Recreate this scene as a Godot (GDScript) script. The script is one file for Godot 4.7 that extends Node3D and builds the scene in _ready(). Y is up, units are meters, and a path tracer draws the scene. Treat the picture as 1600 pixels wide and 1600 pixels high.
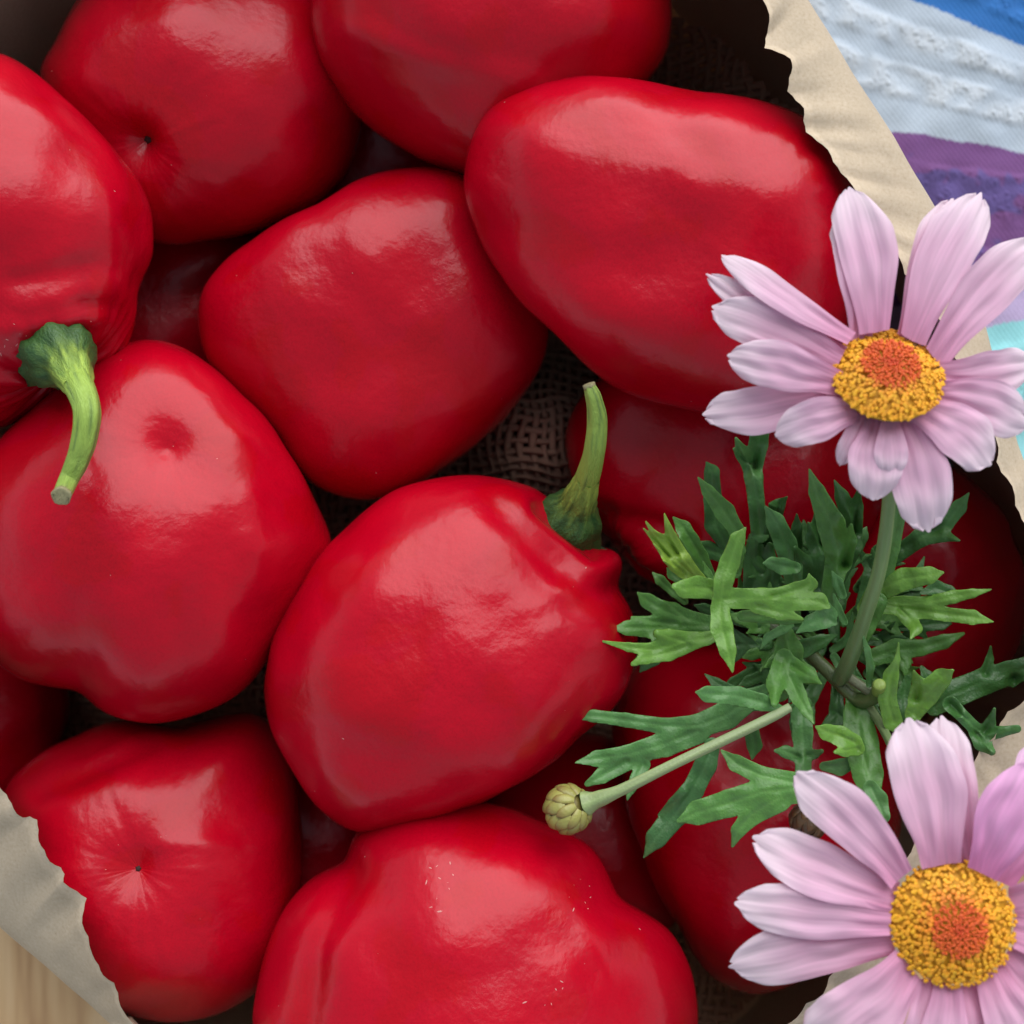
extends Node3D
# A paper bag of red peppers with a cut sprig of pink daisies, seen from above on a wooden table beside a striped towel.

const CAM_Y := 0.41
const LENS := 0.344328            # tangent of half the field of view
var cam_pos := Vector3(0, CAM_Y, 0)
var taken := {}
var noise := FastNoiseLite.new()
var rng := RandomNumberGenerator.new()
var M := {}
var floor_line := PackedVector2Array()   # the bag's foot

func _ready() -> void:
	rng.seed = 7
	# ---------------------------------------------------------------- camera, sky, sun
	var cam := Camera3D.new()
	cam.name = "camera"
	cam.fov = 38.0
	cam.near = 0.01
	cam.far = 60.0
	cam.position = cam_pos
	cam.rotation_degrees = Vector3(-90, 0, 0)
	add_child(cam)
	cam.current = true
	# the slight softness of a phone lens held close: sharp on the peppers' upper sides
	var lens := CameraAttributesPhysical.new()
	lens.frustum_focal_length = 12.0 / LENS
	lens.frustum_focus_distance = 0.3
	lens.frustum_near = 0.01
	lens.frustum_far = 60.0
	lens.exposure_aperture = 11.0
	cam.attributes = lens
	var env := Environment.new()
	env.background_mode = Environment.BG_SKY
	var sky := Sky.new()
	var sm := ProceduralSkyMaterial.new()
	sm.sky_top_color = Color(0.36, 0.385, 0.42)
	sm.sky_horizon_color = Color(0.66, 0.69, 0.73)
	sm.sky_curve = 0.18
	sm.ground_bottom_color = Color(0.07, 0.07, 0.065)
	sm.ground_horizon_color = Color(0.10, 0.105, 0.10)
	sky.sky_material = sm
	env.sky = sky
	env.tonemap_mode = Environment.TONE_MAPPER_LINEAR
	env.tonemap_exposure = 2.85
	env.sdfgi_enabled = true
	env.ssao_enabled = true
	env.ssil_enabled = true
	var we := WorldEnvironment.new()
	we.name = "daylight"
	we.environment = env
	add_child(we)
	var sun := DirectionalLight3D.new()
	sun.name = "sun"
	sun.light_energy = 0.5
	sun.light_angular_distance = 72.0
	sun.light_color = Color(1.0, 0.98, 0.985)
	sun.shadow_enabled = true
	sun.sky_mode = DirectionalLight3D.SKY_MODE_LIGHT_ONLY
	add_child(sun)
	sun.look_at_from_position(Vector3(0.25, 0.70, -1.0), Vector3.ZERO)

	noise.noise_type = FastNoiseLite.TYPE_SIMPLEX_SMOOTH
	noise.seed = 11
	noise.frequency = 1.0
	noise.fractal_type = FastNoiseLite.FRACTAL_NONE
	make_materials()
	build_table()
	build_bag()
	build_cloth()
	build_towel()
	build_peppers()
	build_sprig()

# ---------------------------------------------------------------- naming
func numbered(n: String) -> String:
	var k: int = taken.get(n, 0)
	taken[n] = k + 1
	return n if k == 0 else "%s_%03d" % [n, k]

func tag(o: Node, label: String, category: String, group := "") -> void:
	o.set_meta("label", label)
	o.set_meta("category", category)
	if group != "":
		o.set_meta("group", group)

func thing(called: String, label: String, category: String, where: Vector3, group := "") -> Node3D:
	var o := Node3D.new()
	o.name = numbered(called)
	o.position = where
	add_child(o, true)
	tag(o, label, category, group)
	return o

func part(called: String, mesh: Mesh, m: Material, parent: Node3D, label := "") -> MeshInstance3D:
	var o := MeshInstance3D.new()
	o.name = called
	o.mesh = mesh
	o.material_override = m
	parent.add_child(o, true)
	if label != "":
		o.set_meta("label", label)
	return o

# ---------------------------------------------------------------- places: a point at height y, met by the line of sight through a spot of the view
func at(px: float, py: float, y: float) -> Vector3:
	var k := LENS * (CAM_Y - y) / 800.0
	return Vector3((px - 800.0) * k, y, (py - 800.0) * k)

func spot(p: Vector3) -> Vector2:
	var k := 800.0 / (LENS * maxf(0.02, CAM_Y - p.y))
	return Vector2(800.0 + p.x * k, 800.0 + p.z * k)

# ---------------------------------------------------------------- materials
func mat(c: Color, rough: float, vertex := false) -> StandardMaterial3D:
	var m := StandardMaterial3D.new()
	m.albedo_color = Color.WHITE if vertex else c.linear_to_srgb()
	m.vertex_color_use_as_albedo = vertex
	m.roughness = rough
	return m

func noise_tex(size: int, freq: float, oct: int, sd: int, ramp: Gradient = null, kind := FastNoiseLite.TYPE_SIMPLEX_SMOOTH) -> NoiseTexture2D:
	var t := NoiseTexture2D.new()
	t.width = size
	t.height = size
	t.seamless = true
	t.generate_mipmaps = false
	var n := FastNoiseLite.new()
	n.noise_type = kind
	n.frequency = freq
	n.fractal_octaves = oct
	n.seed = sd
	t.noise = n
	if ramp:
		t.color_ramp = ramp
	return t

func ramp(stops: Array) -> Gradient:
	var g := Gradient.new()
	var o := PackedFloat32Array()
	var c := PackedColorArray()
	for s in stops:
		o.append(s[0])
		c.append(s[1])
	g.offsets = o
	g.colors = c
	return g

func make_materials() -> void:
	# glossy pepper skin: fine lengthwise wrinkles as relief, a waxy shine
	var p := mat(Color.WHITE, 0.265, true)
	p.metallic_specular = 0.395
	p.heightmap_enabled = true
	p.heightmap_scale = 0.013
	p.heightmap_texture = noise_tex(1024, 0.02, 5, 3)
	p.uv1_triplanar = true
	p.uv1_scale = Vector3(14, 14, 14)
	p.albedo_texture = noise_tex(1024, 0.09, 4, 71, ramp([[0.0, Color(0.86, 0.86, 0.86)], [0.3, Color(0.95, 0.95, 0.95)], [0.55, Color(0.985, 0.985, 0.985)], [1.0, Color(1, 1, 1)]]))
	M.pepper = p
	var d := mat(Color(0.03, 0.012, 0.008), 0.8)
	M.scar = d
	M.fleck = mat(Color(0.55, 0.27, 0.24), 0.8)
	M.green = mat(Color.WHITE, 0.55, true)
	M.green.heightmap_enabled = true
	M.green.heightmap_scale = 0.02
	M.green.heightmap_texture = noise_tex(512, 0.03, 4, 5)
	M.green.uv1_scale = Vector3(3, 1, 1)
	var leaf := mat(Color.WHITE, 0.42, true)
	leaf.heightmap_enabled = true
	leaf.heightmap_scale = 0.008
	leaf.heightmap_texture = noise_tex(512, 0.04, 3, 6)
	leaf.uv1_triplanar = true
	leaf.uv1_scale = Vector3(60, 60, 60)
	leaf.backlight_enabled = true
	leaf.backlight = Color(0.25, 0.3, 0.1)
	M.leaf = leaf
	var petal := mat(Color.WHITE, 0.65, true)
	petal.metallic_specular = 0.3
	petal.backlight_enabled = true
	petal.backlight = Color(0.95, 0.9, 0.95)
	M.petal = petal
	M.floret = mat(Color.WHITE, 0.6, true)
	# kraft paper: fibres and a little crinkle
	var paper := mat(Color.WHITE, 0.8, true)
	paper.albedo_texture = noise_tex(1024, 0.045, 5, 21, ramp([[0.0, Color(0.66, 0.58, 0.46)], [0.3, Color(0.755, 0.69, 0.58)], [0.7, Color(0.785, 0.725, 0.62)], [1.0, Color(0.82, 0.77, 0.67)]]))
	paper.uv1_triplanar = true
	paper.uv1_scale = Vector3(22, 22, 22)
	paper.heightmap_enabled = true
	paper.heightmap_scale = 0.012
	paper.heightmap_texture = noise_tex(512, 0.012, 5, 22)
	paper.backlight_enabled = true
	paper.backlight = Color(0.40, 0.27, 0.17)
	M.paper = paper
	M.jute = mat(Color(0.36, 0.225, 0.15), 0.95)
	M.towel = mat(Color.WHITE, 0.95, true)
	M.towel.rim_enabled = true
	M.towel.rim = 0.3
	var wood := mat(Color.WHITE, 0.5)
	wood.albedo_texture = noise_tex(1024, 0.012, 5, 31, ramp([[0.0, Color(0.62, 0.47, 0.31)], [0.4, Color(0.76, 0.62, 0.44)], [0.6, Color(0.80, 0.67, 0.49)], [1.0, Color(0.86, 0.75, 0.58)]]))
	wood.uv1_scale = Vector3(9.0, 0.8, 1)
	wood.heightmap_enabled = true
	wood.heightmap_scale = 0.008
	wood.heightmap_texture = noise_tex(512, 0.02, 4, 33)
	M.wood = wood
	var slab := mat(Color.WHITE, 0.9)
	slab.albedo_texture = noise_tex(512, 0.03, 5, 41, ramp([[0.0, Color(0.36, 0.35, 0.33)], [1.0, Color(0.52, 0.51, 0.48)]]))
	slab.uv1_triplanar = true
	slab.uv1_scale = Vector3(1.5, 1.5, 1.5)
	M.slab = slab

# ---------------------------------------------------------------- mesh helpers
func grid(pts: PackedVector3Array, nu: int, nv: int, wrap: bool, flip: bool, cols := PackedColorArray(), uvs := PackedVector2Array(), soft_pole := false) -> ArrayMesh:
	var idx := PackedInt32Array()
	idx.resize((nu - 1) * (nv - 1) * 6)
	var nor := PackedVector3Array()
	nor.resize(pts.size())
	var w := 0
	for v in nv - 1:
		for u in nu - 1:
			var a := v * nu + u
			var b := a + 1
			var c := a + nu
			var d := c + 1
			if flip:
				idx[w] = a; idx[w + 1] = c; idx[w + 2] = b
				idx[w + 3] = b; idx[w + 4] = c; idx[w + 5] = d
			else:
				idx[w] = a; idx[w + 1] = b; idx[w + 2] = c
				idx[w + 3] = b; idx[w + 4] = d; idx[w + 5] = c
			w += 6
			var n := (pts[d] - pts[a]).cross(pts[b] - pts[c])
			if flip:
				n = -n
			nor[a] += n; nor[b] += n; nor[c] += n; nor[d] += n
	if wrap:
		for v in nv:
			var s := nor[v * nu] + nor[v * nu + nu - 1]
			nor[v * nu] = s
			nor[v * nu + nu - 1] = s
	if soft_pole:
		for v in [0, nv - 1]:
			var s := Vector3.ZERO
			for u in nu:
				s += nor[v * nu + u]
			for u in nu:
				nor[v * nu + u] = s
	for i in nor.size():
		nor[i] = nor[i].normalized()
	var arr := []
	arr.resize(Mesh.ARRAY_MAX)
	arr[Mesh.ARRAY_VERTEX] = pts
	arr[Mesh.ARRAY_NORMAL] = nor
	arr[Mesh.ARRAY_INDEX] = idx
	if cols.size():
		arr[Mesh.ARRAY_COLOR] = cols
	if uvs.size():
		arr[Mesh.ARRAY_TEX_UV] = uvs
	var me := ArrayMesh.new()
	me.add_surface_from_arrays(Mesh.PRIMITIVE_TRIANGLES, arr)
	return me

# a thin closed sheet: the upper face, a lower face under it, and a rim; as one wrapped grid across each row
func sheet(rows: Array, thick: float, colour: Callable, flip := false) -> ArrayMesh:
	var nv: int = rows.size()
	var n: int = rows[0].size()
	var nu := n * 2 + 1
	var pts := PackedVector3Array()
	var cols := PackedColorArray()
	var uvs := PackedVector2Array()
	for v in nv:
		var r: PackedVector3Array = rows[v]
		var nxt: PackedVector3Array = rows[mini(v + 1, nv - 1)]
		var prv: PackedVector3Array = rows[maxi(v - 1, 0)]
		var low := PackedVector3Array()
		var e := 0.15 if v == 0 or v == nv - 1 else 1.0
		for u in n:
			var tu := r[mini(u + 1, n - 1)] - r[maxi(u - 1, 0)]
			var tv := nxt[u] - prv[u]
			var k := tu.cross(tv).normalized() * (1.0 if flip else -1.0)
			low.append(r[u] - k * thick * e * (0.3 if u == 0 or u == n - 1 else 1.0))
		for u in n:
			pts.append(r[u])
		for u in n:
			pts.append(low[n - 1 - u])
		pts.append(r[0])
		for u in nu:
			var t := float(u) / (n - 1)
			if u >= n:
				t = float(2 * n - 1 - u) / (n - 1) if u < nu - 1 else 0.0
			cols.append(colour.call(float(v) / (nv - 1), t * 2.0 - 1.0))
			uvs.append(Vector2(t, float(v) / (nv - 1)))
	return grid(pts, nu, nv, true, not flip, cols, uvs)

func smooth_path(p: Array, steps: int) -> PackedVector3Array:
	var out := PackedVector3Array()
	for i in p.size() - 1:
		var a: Vector3 = p[maxi(i - 1, 0)]
		var b: Vector3 = p[i]
		var c: Vector3 = p[i + 1]
		var d: Vector3 = p[mini(i + 2, p.size() - 1)]
		for k in steps:
			out.append(b.cubic_interpolate(c, a, d, float(k) / steps))
	out.append(p[p.size() - 1])
	return out

# a ribbed tube along a path, closed at both ends; radii in metres at the path's points
func tube(p: Array, radii: Array, seg: int, steps: int, colour: Callable, ribs := 0, rib := 0.0, squash := 1.0) -> ArrayMesh:
	var c := smooth_path(p, steps)
	var n := c.size()
	var nu := seg + 1
	var pts := PackedVector3Array()
	var cols := PackedColorArray()
	var uvs := PackedVector2Array()
	var side := Vector3.ZERO
	for i in n:
		var t := (c[mini(i + 1, n - 1)] - c[maxi(i - 1, 0)]).normalized()
		if side == Vector3.ZERO:
			side = t.cross(Vector3(0.13, 0.9, 0.3)).normalized()
		side = (side - t * side.dot(t)).normalized()
		var up := t.cross(side)
		var f := float(i) / steps
		var k := mini(int(f), radii.size() - 2)
		var r: float = lerpf(radii[k], radii[k + 1], smoothstep(0, 1, f - k))
		for ring in ([0, 1] if i == 0 else ([1, 0] if i == n - 1 else [1])):
			for u in nu:
				var a := TAU * u / seg
				var rr: float = r * ring * (1.0 + rib * cos(ribs * a))
				pts.append(c[i] + side * cos(a) * rr + up * sin(a) * rr * squash)
				cols.append(colour.call(float(i) / (n - 1), a))
				uvs.append(Vector2(float(u) / seg, float(i) / (n - 1)))
	return grid(pts, nu, pts.size() / nu, true, false, cols, uvs)

func plain(c: Color) -> Callable:
	return func(_a, _b): return c

# ---------------------------------------------------------------- table and ground
func build_table() -> void:
	var g := MeshInstance3D.new()
	g.name = "ground"
	var pm := PlaneMesh.new()
	pm.size = Vector2(40, 40)
	g.mesh = pm
	g.material_override = M.slab
	g.position.y = -0.74
	g.set_meta("kind", "structure")
	add_child(g)
	var t := thing("wooden_table", "pale wooden table under the paper bag, seen at the lower left corner", "table", Vector3(0, -0.74, 0))
	for k in 8:
		var x := -0.72 + k * 0.1812
		var st := SurfaceTool.new()
		st.begin(Mesh.PRIMITIVE_TRIANGLES)
		slab_box(st, Vector3(x, 0.712, -0.55), Vector3(x + 0.18, 0.74, 0.55), 0.002, float(k) * 0.37)
		st.generate_normals()
		part("board", st.commit(), M.wood, t)
	for s in [Vector2(-1, -1), Vector2(1, -1), Vector2(-1, 1), Vector2(1, 1)]:
		var st := SurfaceTool.new()
		st.begin(Mesh.PRIMITIVE_TRIANGLES)
		var c := Vector3(s.x * 0.64, 0, s.y * 0.47)
		slab_box(st, c + Vector3(-0.03, 0, -0.03), c + Vector3(0.03, 0.711, 0.03), 0.003, 0.1)
		st.generate_normals()
		part("leg", st.commit(), M.wood, t)

# a box with bevelled upper edges; its texture runs along z
func slab_box(st: SurfaceTool, a: Vector3, b: Vector3, bev: float, shift: float) -> void:
	st.set_smooth_group(-1)
	var rings := [[a.y, 0.0], [b.y - bev, 0.0], [b.y, bev]]
	var loops := []
	for r in rings:
		var i: float = r[1]
		loops.append([Vector3(a.x + i, r[0], a.z + i), Vector3(b.x - i, r[0], a.z + i), Vector3(b.x - i, r[0], b.z - i), Vector3(a.x + i, r[0], b.z - i)])
	var quads := []
	for k in 2:
		for j in 4:
			quads.append([loops[k][j], loops[k + 1][j], loops[k + 1][(j + 1) % 4], loops[k][(j + 1) % 4]])
	quads.append([loops[2][0], loops[2][3], loops[2][2], loops[2][1]])
	quads.append([loops[0][0], loops[0][1], loops[0][2], loops[0][3]])
	for q in quads:
		for i in [0, 2, 1, 0, 3, 2]:
			var p: Vector3 = q[i]
			st.set_uv(Vector2(p.x + shift + p.y, p.z + shift * 3.0))
			st.add_vertex(p)

# ---------------------------------------------------------------- paper bag
func along(poly: Array, f: float) -> Vector2:
	var total := 0.0
	for i in poly.size() - 1:
		total += (poly[i + 1] as Vector2).distance_to(poly[i])
	var want := f * total
	for i in poly.size() - 1:
		var l: float = (poly[i + 1] as Vector2).distance_to(poly[i])
		if want <= l or i == poly.size() - 2:
			return (poly[i] as Vector2).lerp(poly[i + 1], clampf(want / l, 0, 1))
		want -= l
	return poly[0]

func v2(a: Array) -> Array:
	var o := []
	for i in range(0, a.size(), 2):
		o.append(Vector2(a[i], a[i + 1]))
	return o

# an uneven saw-toothed edge between loose guide points
func teeth(guide: Array, pitch: float, depth: float) -> Array:
	var total := 0.0
	for i in guide.size() - 1:
		total += (guide[i + 1] as Vector2).distance_to(guide[i])
	var n := int(total / pitch)
	var out := []
	for k in n:
		for j in 4:
			var f := (k + j * 0.25) / n
			var p := along(guide, f)
			var q := along(guide, minf(1.0, f + 0.01))
			var nn := (q - p).normalized().orthogonal()
			out.append(p + nn * depth * ([0.0, 0.75, 1.0, 0.45][j] - 0.5) * rng.randf_range(0.6, 1.3))
	return out

func build_bag() -> void:
	var bag := thing("paper_bag", "open brown paper bag with jagged cut rim, filled with red peppers", "paper bag", Vector3.ZERO)
	var sides := [
		# the rim's cut edge, the fold behind it
		[v2([1140,-90, 1165,-55, 1172,-20, 1190,0, 1201,25, 1199,45, 1195,62, 1193,78, 1213,86, 1232,97, 1235,110, 1230,126, 1228,146, 1242,160, 1255,171, 1254,190, 1258,208, 1275,222, 1292,236, 1300,255, 1312,272, 1330,291, 1340,310, 1352,330, 1368,352, 1384,362, 1392,385, 1402,400, 1412,430, 1440,455, 1455,490, 1480,520, 1490,560, 1515,590, 1522,640, 1545,668, 1558,700, 1555,722, 1562,738, 1579,760, 1583,790, 1594,812, 1605,830]),
		 v2([1175,-130, 1268,0, 1330,103, 1400,212, 1462,320, 1535,480, 1592,690, 1640,820]), 0.1175, 0.1105],
		[teeth(v2([1607,836, 1622,900, 1640,960, 1632,1020, 1604,1080]), 70, 14), v2([1645,835, 1700,930, 1720,1010, 1700,1070, 1665,1120]), 0.113, 0.111],
		[v2([1602,1086, 1590,1100, 1570,1110, 1558,1128, 1550,1150, 1530,1165, 1520,1190, 1500,1205, 1488,1235, 1470,1250, 1455,1280, 1430,1300, 1422,1330, 1395,1360, 1385,1390, 1362,1410, 1350,1440, 1325,1465, 1312,1498, 1292,1522, 1283,1550, 1258,1565, 1244,1588, 1225,1600, 1210,1630, 1190,1640]), v2([1662,1126, 1560,1290, 1440,1480, 1340,1640, 1290,1720]), 0.110, 0.106],
		[teeth(v2([1180,1660, 1050,1800, 800,1840, 480,1830, 290,1700, 222,1612]), 75, 14), v2([1280,1740, 1100,1890, 800,1930, 480,1900, 300,1730, 178,1608]), 0.110, 0.106],
		[v2([212,1600, 190,1571, 186,1550, 180,1534, 163,1522, 156,1506, 146,1489, 140,1462, 130,1441, 133,1420, 137,1402, 122,1391, 101,1377, 103,1364, 98,1353, 82,1343, 74,1325, 65,1311, 64,1294, 61,1279, 49,1274, 38,1276, 28,1270, 20,1254, 12,1240, 2,1230, -8,1205, -28,1190, -36,1150, -60,1130]),
		 v2([172,1602, 85,1527, 0,1455, -60,1400, -180,1270]), 0.1095, 0.0935],
		[teeth(v2([-70,1115, -150,950, -215,700, -245,450, -215,250, -150,60, -70,-80, 60,-170, 250,-270, 600,-310, 950,-250, 1110,-120]), 75, 14), v2([-195,1250, -270,950, -310,700, -330,450, -290,220, -200,0, -110,-150, 40,-260, 240,-350, 600,-390, 1000,-330, 1165,-140]), 0.112, 0.110]]
	var edge := PackedVector3Array()
	var fold := PackedVector3Array()
	var inward := PackedFloat32Array()
	for s in sides:
		var e: Array = s[0]
		for i in e.size():
			var p: Vector2 = e[i]
			var q := along(s[1], (i + 0.5) / e.size())
			for j in 2:
				if j == 1:
					if i + 1 >= e.size():
						continue
					var bulge: Vector2 = (e[i + 1] as Vector2) - p
					p = p.lerp(e[i + 1], 0.5) + bulge.orthogonal() * 0.05
					q = along(s[1], (i + 1.0) / e.size())
				var curl := noise.get_noise_2d(p.x * 0.02, p.y * 0.02)
				edge.append(at(p.x, p.y, s[2] + curl * 0.0013))
				fold.append(at(q.x, q.y, s[3] + noise.get_noise_2d(q.x * 0.004, q.y * 0.004) * 0.001))
				inward.append(1.0 - smoothstep(-1100.0, -700.0, (q.x - 800.0) + (q.y - 800.0)) if q.x < 500 and q.y < 500 else 0.0)
	edge.append(edge[0])
	fold.append(fold[0])
	inward.append(inward[0])
	var n := edge.size()
	var rows := []
	for k in 17:
		var t := k / 16.0
		var r := PackedVector3Array()
		for i in n:
			var p := fold[i].lerp(edge[i], t)
			# sharp shallow creases in stiff paper, a slightly turned up cut edge
			var fa := noise.get_noise_3d(p.x * 42, 3.0, p.z * 42)
			var fb := noise.get_noise_3d(p.x * 95, 9.0, p.z * 95)
			p.y += (absf(fa) - 0.25) * 0.0011 * sin(PI * minf(t * 0.75, 1.0)) - maxf(0.0, 0.12 - absf(fb)) * 0.0022 * sin(PI * t)
			p.y += 0.0010 * pow(t, 8.0) * (1.0 + fa) - 0.0016 * pow(1.0 - t, 12.0)
			r.append(p)
		rows.append(r)
	var lip := func(f, u):
		var k: float = 0.88 + 0.06 * noise.get_noise_2d(u * 40.0, f * 2.0) + 0.26 * smoothstep(0.88, 0.97, f)
		return Color(k, k, k * (1.0 + 0.04 * smoothstep(0.9, 1.0, f)))
	part("folded_rim", sheet(rows, 0.00025, lip, true), M.paper, bag)
	rows = []
	var lev := [0.0, 0.0025, 0.008, 0.016, 0.03, 0.05, 0.07, 0.088, 0.1]
	var out := [1.0, 1.006, 1.012, 1.025, 1.075, 1.13, 1.15, 1.13, 1.08]
	var inn := [1.0, 1.0, 1.0, 0.995, 0.98, 0.96, 0.94, 0.92, 0.9]
	for k in lev.size():
		var r := PackedVector3Array()
		for i in n:
			var f: Vector3 = fold[i]
			var s: float = lerpf(out[k], inn[k], inward[i])
			var y: float = maxf(0.003, f.y - 0.0016 - lev[k] * (f.y - 0.0046) / 0.1)
			var p := Vector3(f.x * s, y, f.z * s)
			var c := noise.get_noise_3d(f.x * 45, y * 45, f.z * 45) * 0.0016 * minf(1.0, k * 0.3)
			r.append(p + Vector3(f.x, 0, f.z).normalized() * c)
		rows.append(r)
	part("bag_wall", sheet(rows, 0.00025, plain(Color.WHITE), false), M.paper, bag)
	var st := SurfaceTool.new()
	st.begin(Mesh.PRIMITIVE_TRIANGLES)
	var last: PackedVector3Array = rows[rows.size() - 1]
	for i in n - 1:
		floor_line.append(Vector2(last[i].x, last[i].z) * 0.97)
		st.add_vertex(Vector3(0, 0.0032, 0))
		st.add_vertex(last[i] + Vector3(0, 0.0002, 0))
		st.add_vertex(last[i + 1] + Vector3(0, 0.0002, 0))
	st.generate_normals()
	part("bag_base", st.commit(), M.paper, bag)

# ---------------------------------------------------------------- the coarse brown cloth in the bottom of the bag
func build_cloth() -> void:
	var pitch := 0.0025
	var pts := PackedVector3Array()
	var nor := PackedVector3Array()
	var idx := PackedInt32Array()
	for way in 2:
		for k in range(-60, 61):
			var prev := -1
			var rr := 0.00098 * rng.randf_range(0.8, 1.15)
			for j in range(-120, 121):
				var p := Vector3(j * 0.5 * pitch, 0, k * pitch) if way == 0 else Vector3(k * pitch, 0, j * 0.5 * pitch)
				p += Vector3(noise.get_noise_2d(p.x * 60, p.z * 60), 0, noise.get_noise_2d(p.z * 60 + 40, p.x * 60)) * 0.0016
				var far := Vector2(p.x, p.z)
				if not Geometry2D.is_point_in_polygon(far, floor_line):
					prev = -1
					continue
				p.y = 0.0105 + noise.get_noise_2d(p.x * 22, p.z * 22) * 0.004 + smoothstep(0.03, 0.1, p.x) * smoothstep(-0.05, -0.10, p.z) * 0.055 + 0.045 * exp(-(Vector2(p.x, p.z) - Vector2(0.0055, -0.018)).length_squared() / 0.0004)
				p.y += cos(PI * (j * 0.5 + k + way)) * 0.0004
				var t := Vector3.RIGHT if way == 0 else Vector3.BACK
				var side := t.cross(Vector3.UP)
				var first := pts.size()
				var r2 := rr * rng.randf_range(0.85, 1.15)
				for q in 5:
					var a := TAU * q / 5
					var d := side * cos(a) + Vector3.UP * sin(a)
					pts.append(p + Vector3(d.x, d.y * 0.7, d.z) * r2)
					nor.append(d)
				if prev >= 0:
					for q in 5:
						var e := (q + 1) % 5
						idx.append_array([prev + q, prev + e, first + q, prev + e, first + e, first + q])
				prev = first
	var arr := []
	arr.resize(Mesh.ARRAY_MAX)
	arr[Mesh.ARRAY_VERTEX] = pts
	arr[Mesh.ARRAY_NORMAL] = nor
	arr[Mesh.ARRAY_INDEX] = idx
	var me := ArrayMesh.new()
	me.add_surface_from_arrays(Mesh.PRIMITIVE_TRIANGLES, arr)
	var cl := MeshInstance3D.new()
	cl.name = numbered("woven_cloth")
	cl.mesh = me
	cl.material_override = M.jute
	add_child(cl, true)
	tag(cl, "coarse dark brown open weave cloth lining the bag beneath the peppers", "cloth")

# ---------------------------------------------------------------- striped towel
func build_towel() -> void:
	var xs := PackedFloat32Array()
	var zs := PackedFloat32Array()
	var x := 0.078
	while x < 0.42:
		xs.append(x)
		x += 0.00034 if x < 0.142 else 0.004
	var z := -0.36
	while z < 0.03:
		zs.append(z)
		z += 0.00034 if z > -0.142 and z < -0.02 else 0.004
	var nu := xs.size()
	var nv := zs.size()
	var pts := PackedVector3Array()
	var cols := PackedColorArray()
	pts.resize(nu * nv)
	cols.resize(nu * nv)
	var white := Color(0.47, 0.53, 0.57)
	var purple := Color(0.15, 0.06, 0.19)
	var violet := Color(0.10, 0.07, 0.22)
	var blue := Color(0.022, 0.14, 0.40)
	var lilac := Color(0.42, 0.34, 0.52)
	var aqua := Color(0.24, 0.55, 0.57)
	for j in nv:
		for i in nu:
			var p := Vector3(xs[i], 0.016, zs[j])
			var s := spot(p)
			var v := s.y
			for k in 3:
				var sl := lerpf(0.42, 0.18, clampf((v + 13.0) / 217.0, 0, 1)) if v < 204 else lerpf(0.18, -0.25, clampf((v - 204.0) / 340.0, 0, 1))
				v = s.y - sl * (s.x - 1400.0)
			v += noise.get_noise_2d(s.x * 0.012, s.y * 0.012) * 3.5
			var fine := noise.get_noise_2d(s.x * 0.25, s.y * 0.25) * 1.5
			var c: Color
			var paleness := 0.0
			if v + fine < -13:
				c = blue
			elif v + fine < 204:
				c = white
				paleness = 1.0
			elif v + fine < 480:
				c = purple.lerp(violet, smoothstep(0.0, 0.5, sin(v * 0.045 + 1.0) + noise.get_noise_2d(s.x * 0.03, s.y * 0.03)))
			elif v + fine < 548:
				c = lilac
			else:
				c = aqua
			# bands of loop pile between bands of flat twill
			var pile := 0.0
			for b in [[-300.0, -45.0], [25.0, 68.0], [96.0, 150.0], [252.0, 360.0], [400.0, 470.0], [580.0, 700.0], [760.0, 1000.0]]:
				pile = maxf(pile, smoothstep(b[0] - 7, b[0] + 9, v) * (1.0 - smoothstep(b[1] - 9, b[1] + 7, v)))
			var patch := 0.55 + 0.75 * noise.get_noise_2d(s.x * 0.022 + 9.0, s.y * 0.022)
			pile *= clampf(patch + 0.2, 0.2, 1.0)
			var q := s + Vector2(noise.get_noise_2d(s.x * 0.04, s.y * 0.04), noise.get_noise_2d(s.y * 0.04, s.x * 0.04 + 30.0)) * 5.0
			var a := q.dot(Vector2(0.86, -0.5)) / 7.2
			var b2 := q.dot(Vector2(0.5, 0.86)) / 10.5
			var cell := floorf(b2)
			var loop := maxf(0.0, cos(TAU * (a + cell * 0.37))) * pow(maxf(0.0, sin(PI * (b2 - cell))), 0.6)
			loop *= 0.65 + 0.6 * noise.get_noise_2d(floorf(a + cell * 0.37 + 0.5) * 7.1, cell * 5.3)
			var twill := cos(TAU * s.dot(Vector2(0.80, -0.60)) / 6.4)
			p.y += pile * (0.0006 + loop * 0.00065) + (1.0 - pile) * twill * 0.00013
			p.y += noise.get_noise_2d(p.x * 26.0, p.z * 26.0) * 0.0015
			p.y += noise.get_noise_2d(s.x * 0.014, s.y * 0.014 + 50.0) * 0.0006
			# the ground weave of the white band is bluer than its loops
			c = c.lerp(Color(0.35, 0.43, 0.50), paleness * (1.0 - pile) * 0.75)
			var tone := 1.0 + 0.10 * noise.get_noise_2d(s.x * 0.5, s.y * 0.5)
			pts[j * nu + i] = p
			cols[j * nu + i] = Color(c.r * tone, c.g * tone, c.b * tone)
	var t := MeshInstance3D.new()
	t.name = numbered("striped_towel")
	t.mesh = grid(pts, nu, nv, false, false, cols)
	t.material_override = M.towel
	add_child(t, true)
	tag(t, "terry towel striped blue, white, purple and turquoise beside the bag", "towel")

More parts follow.
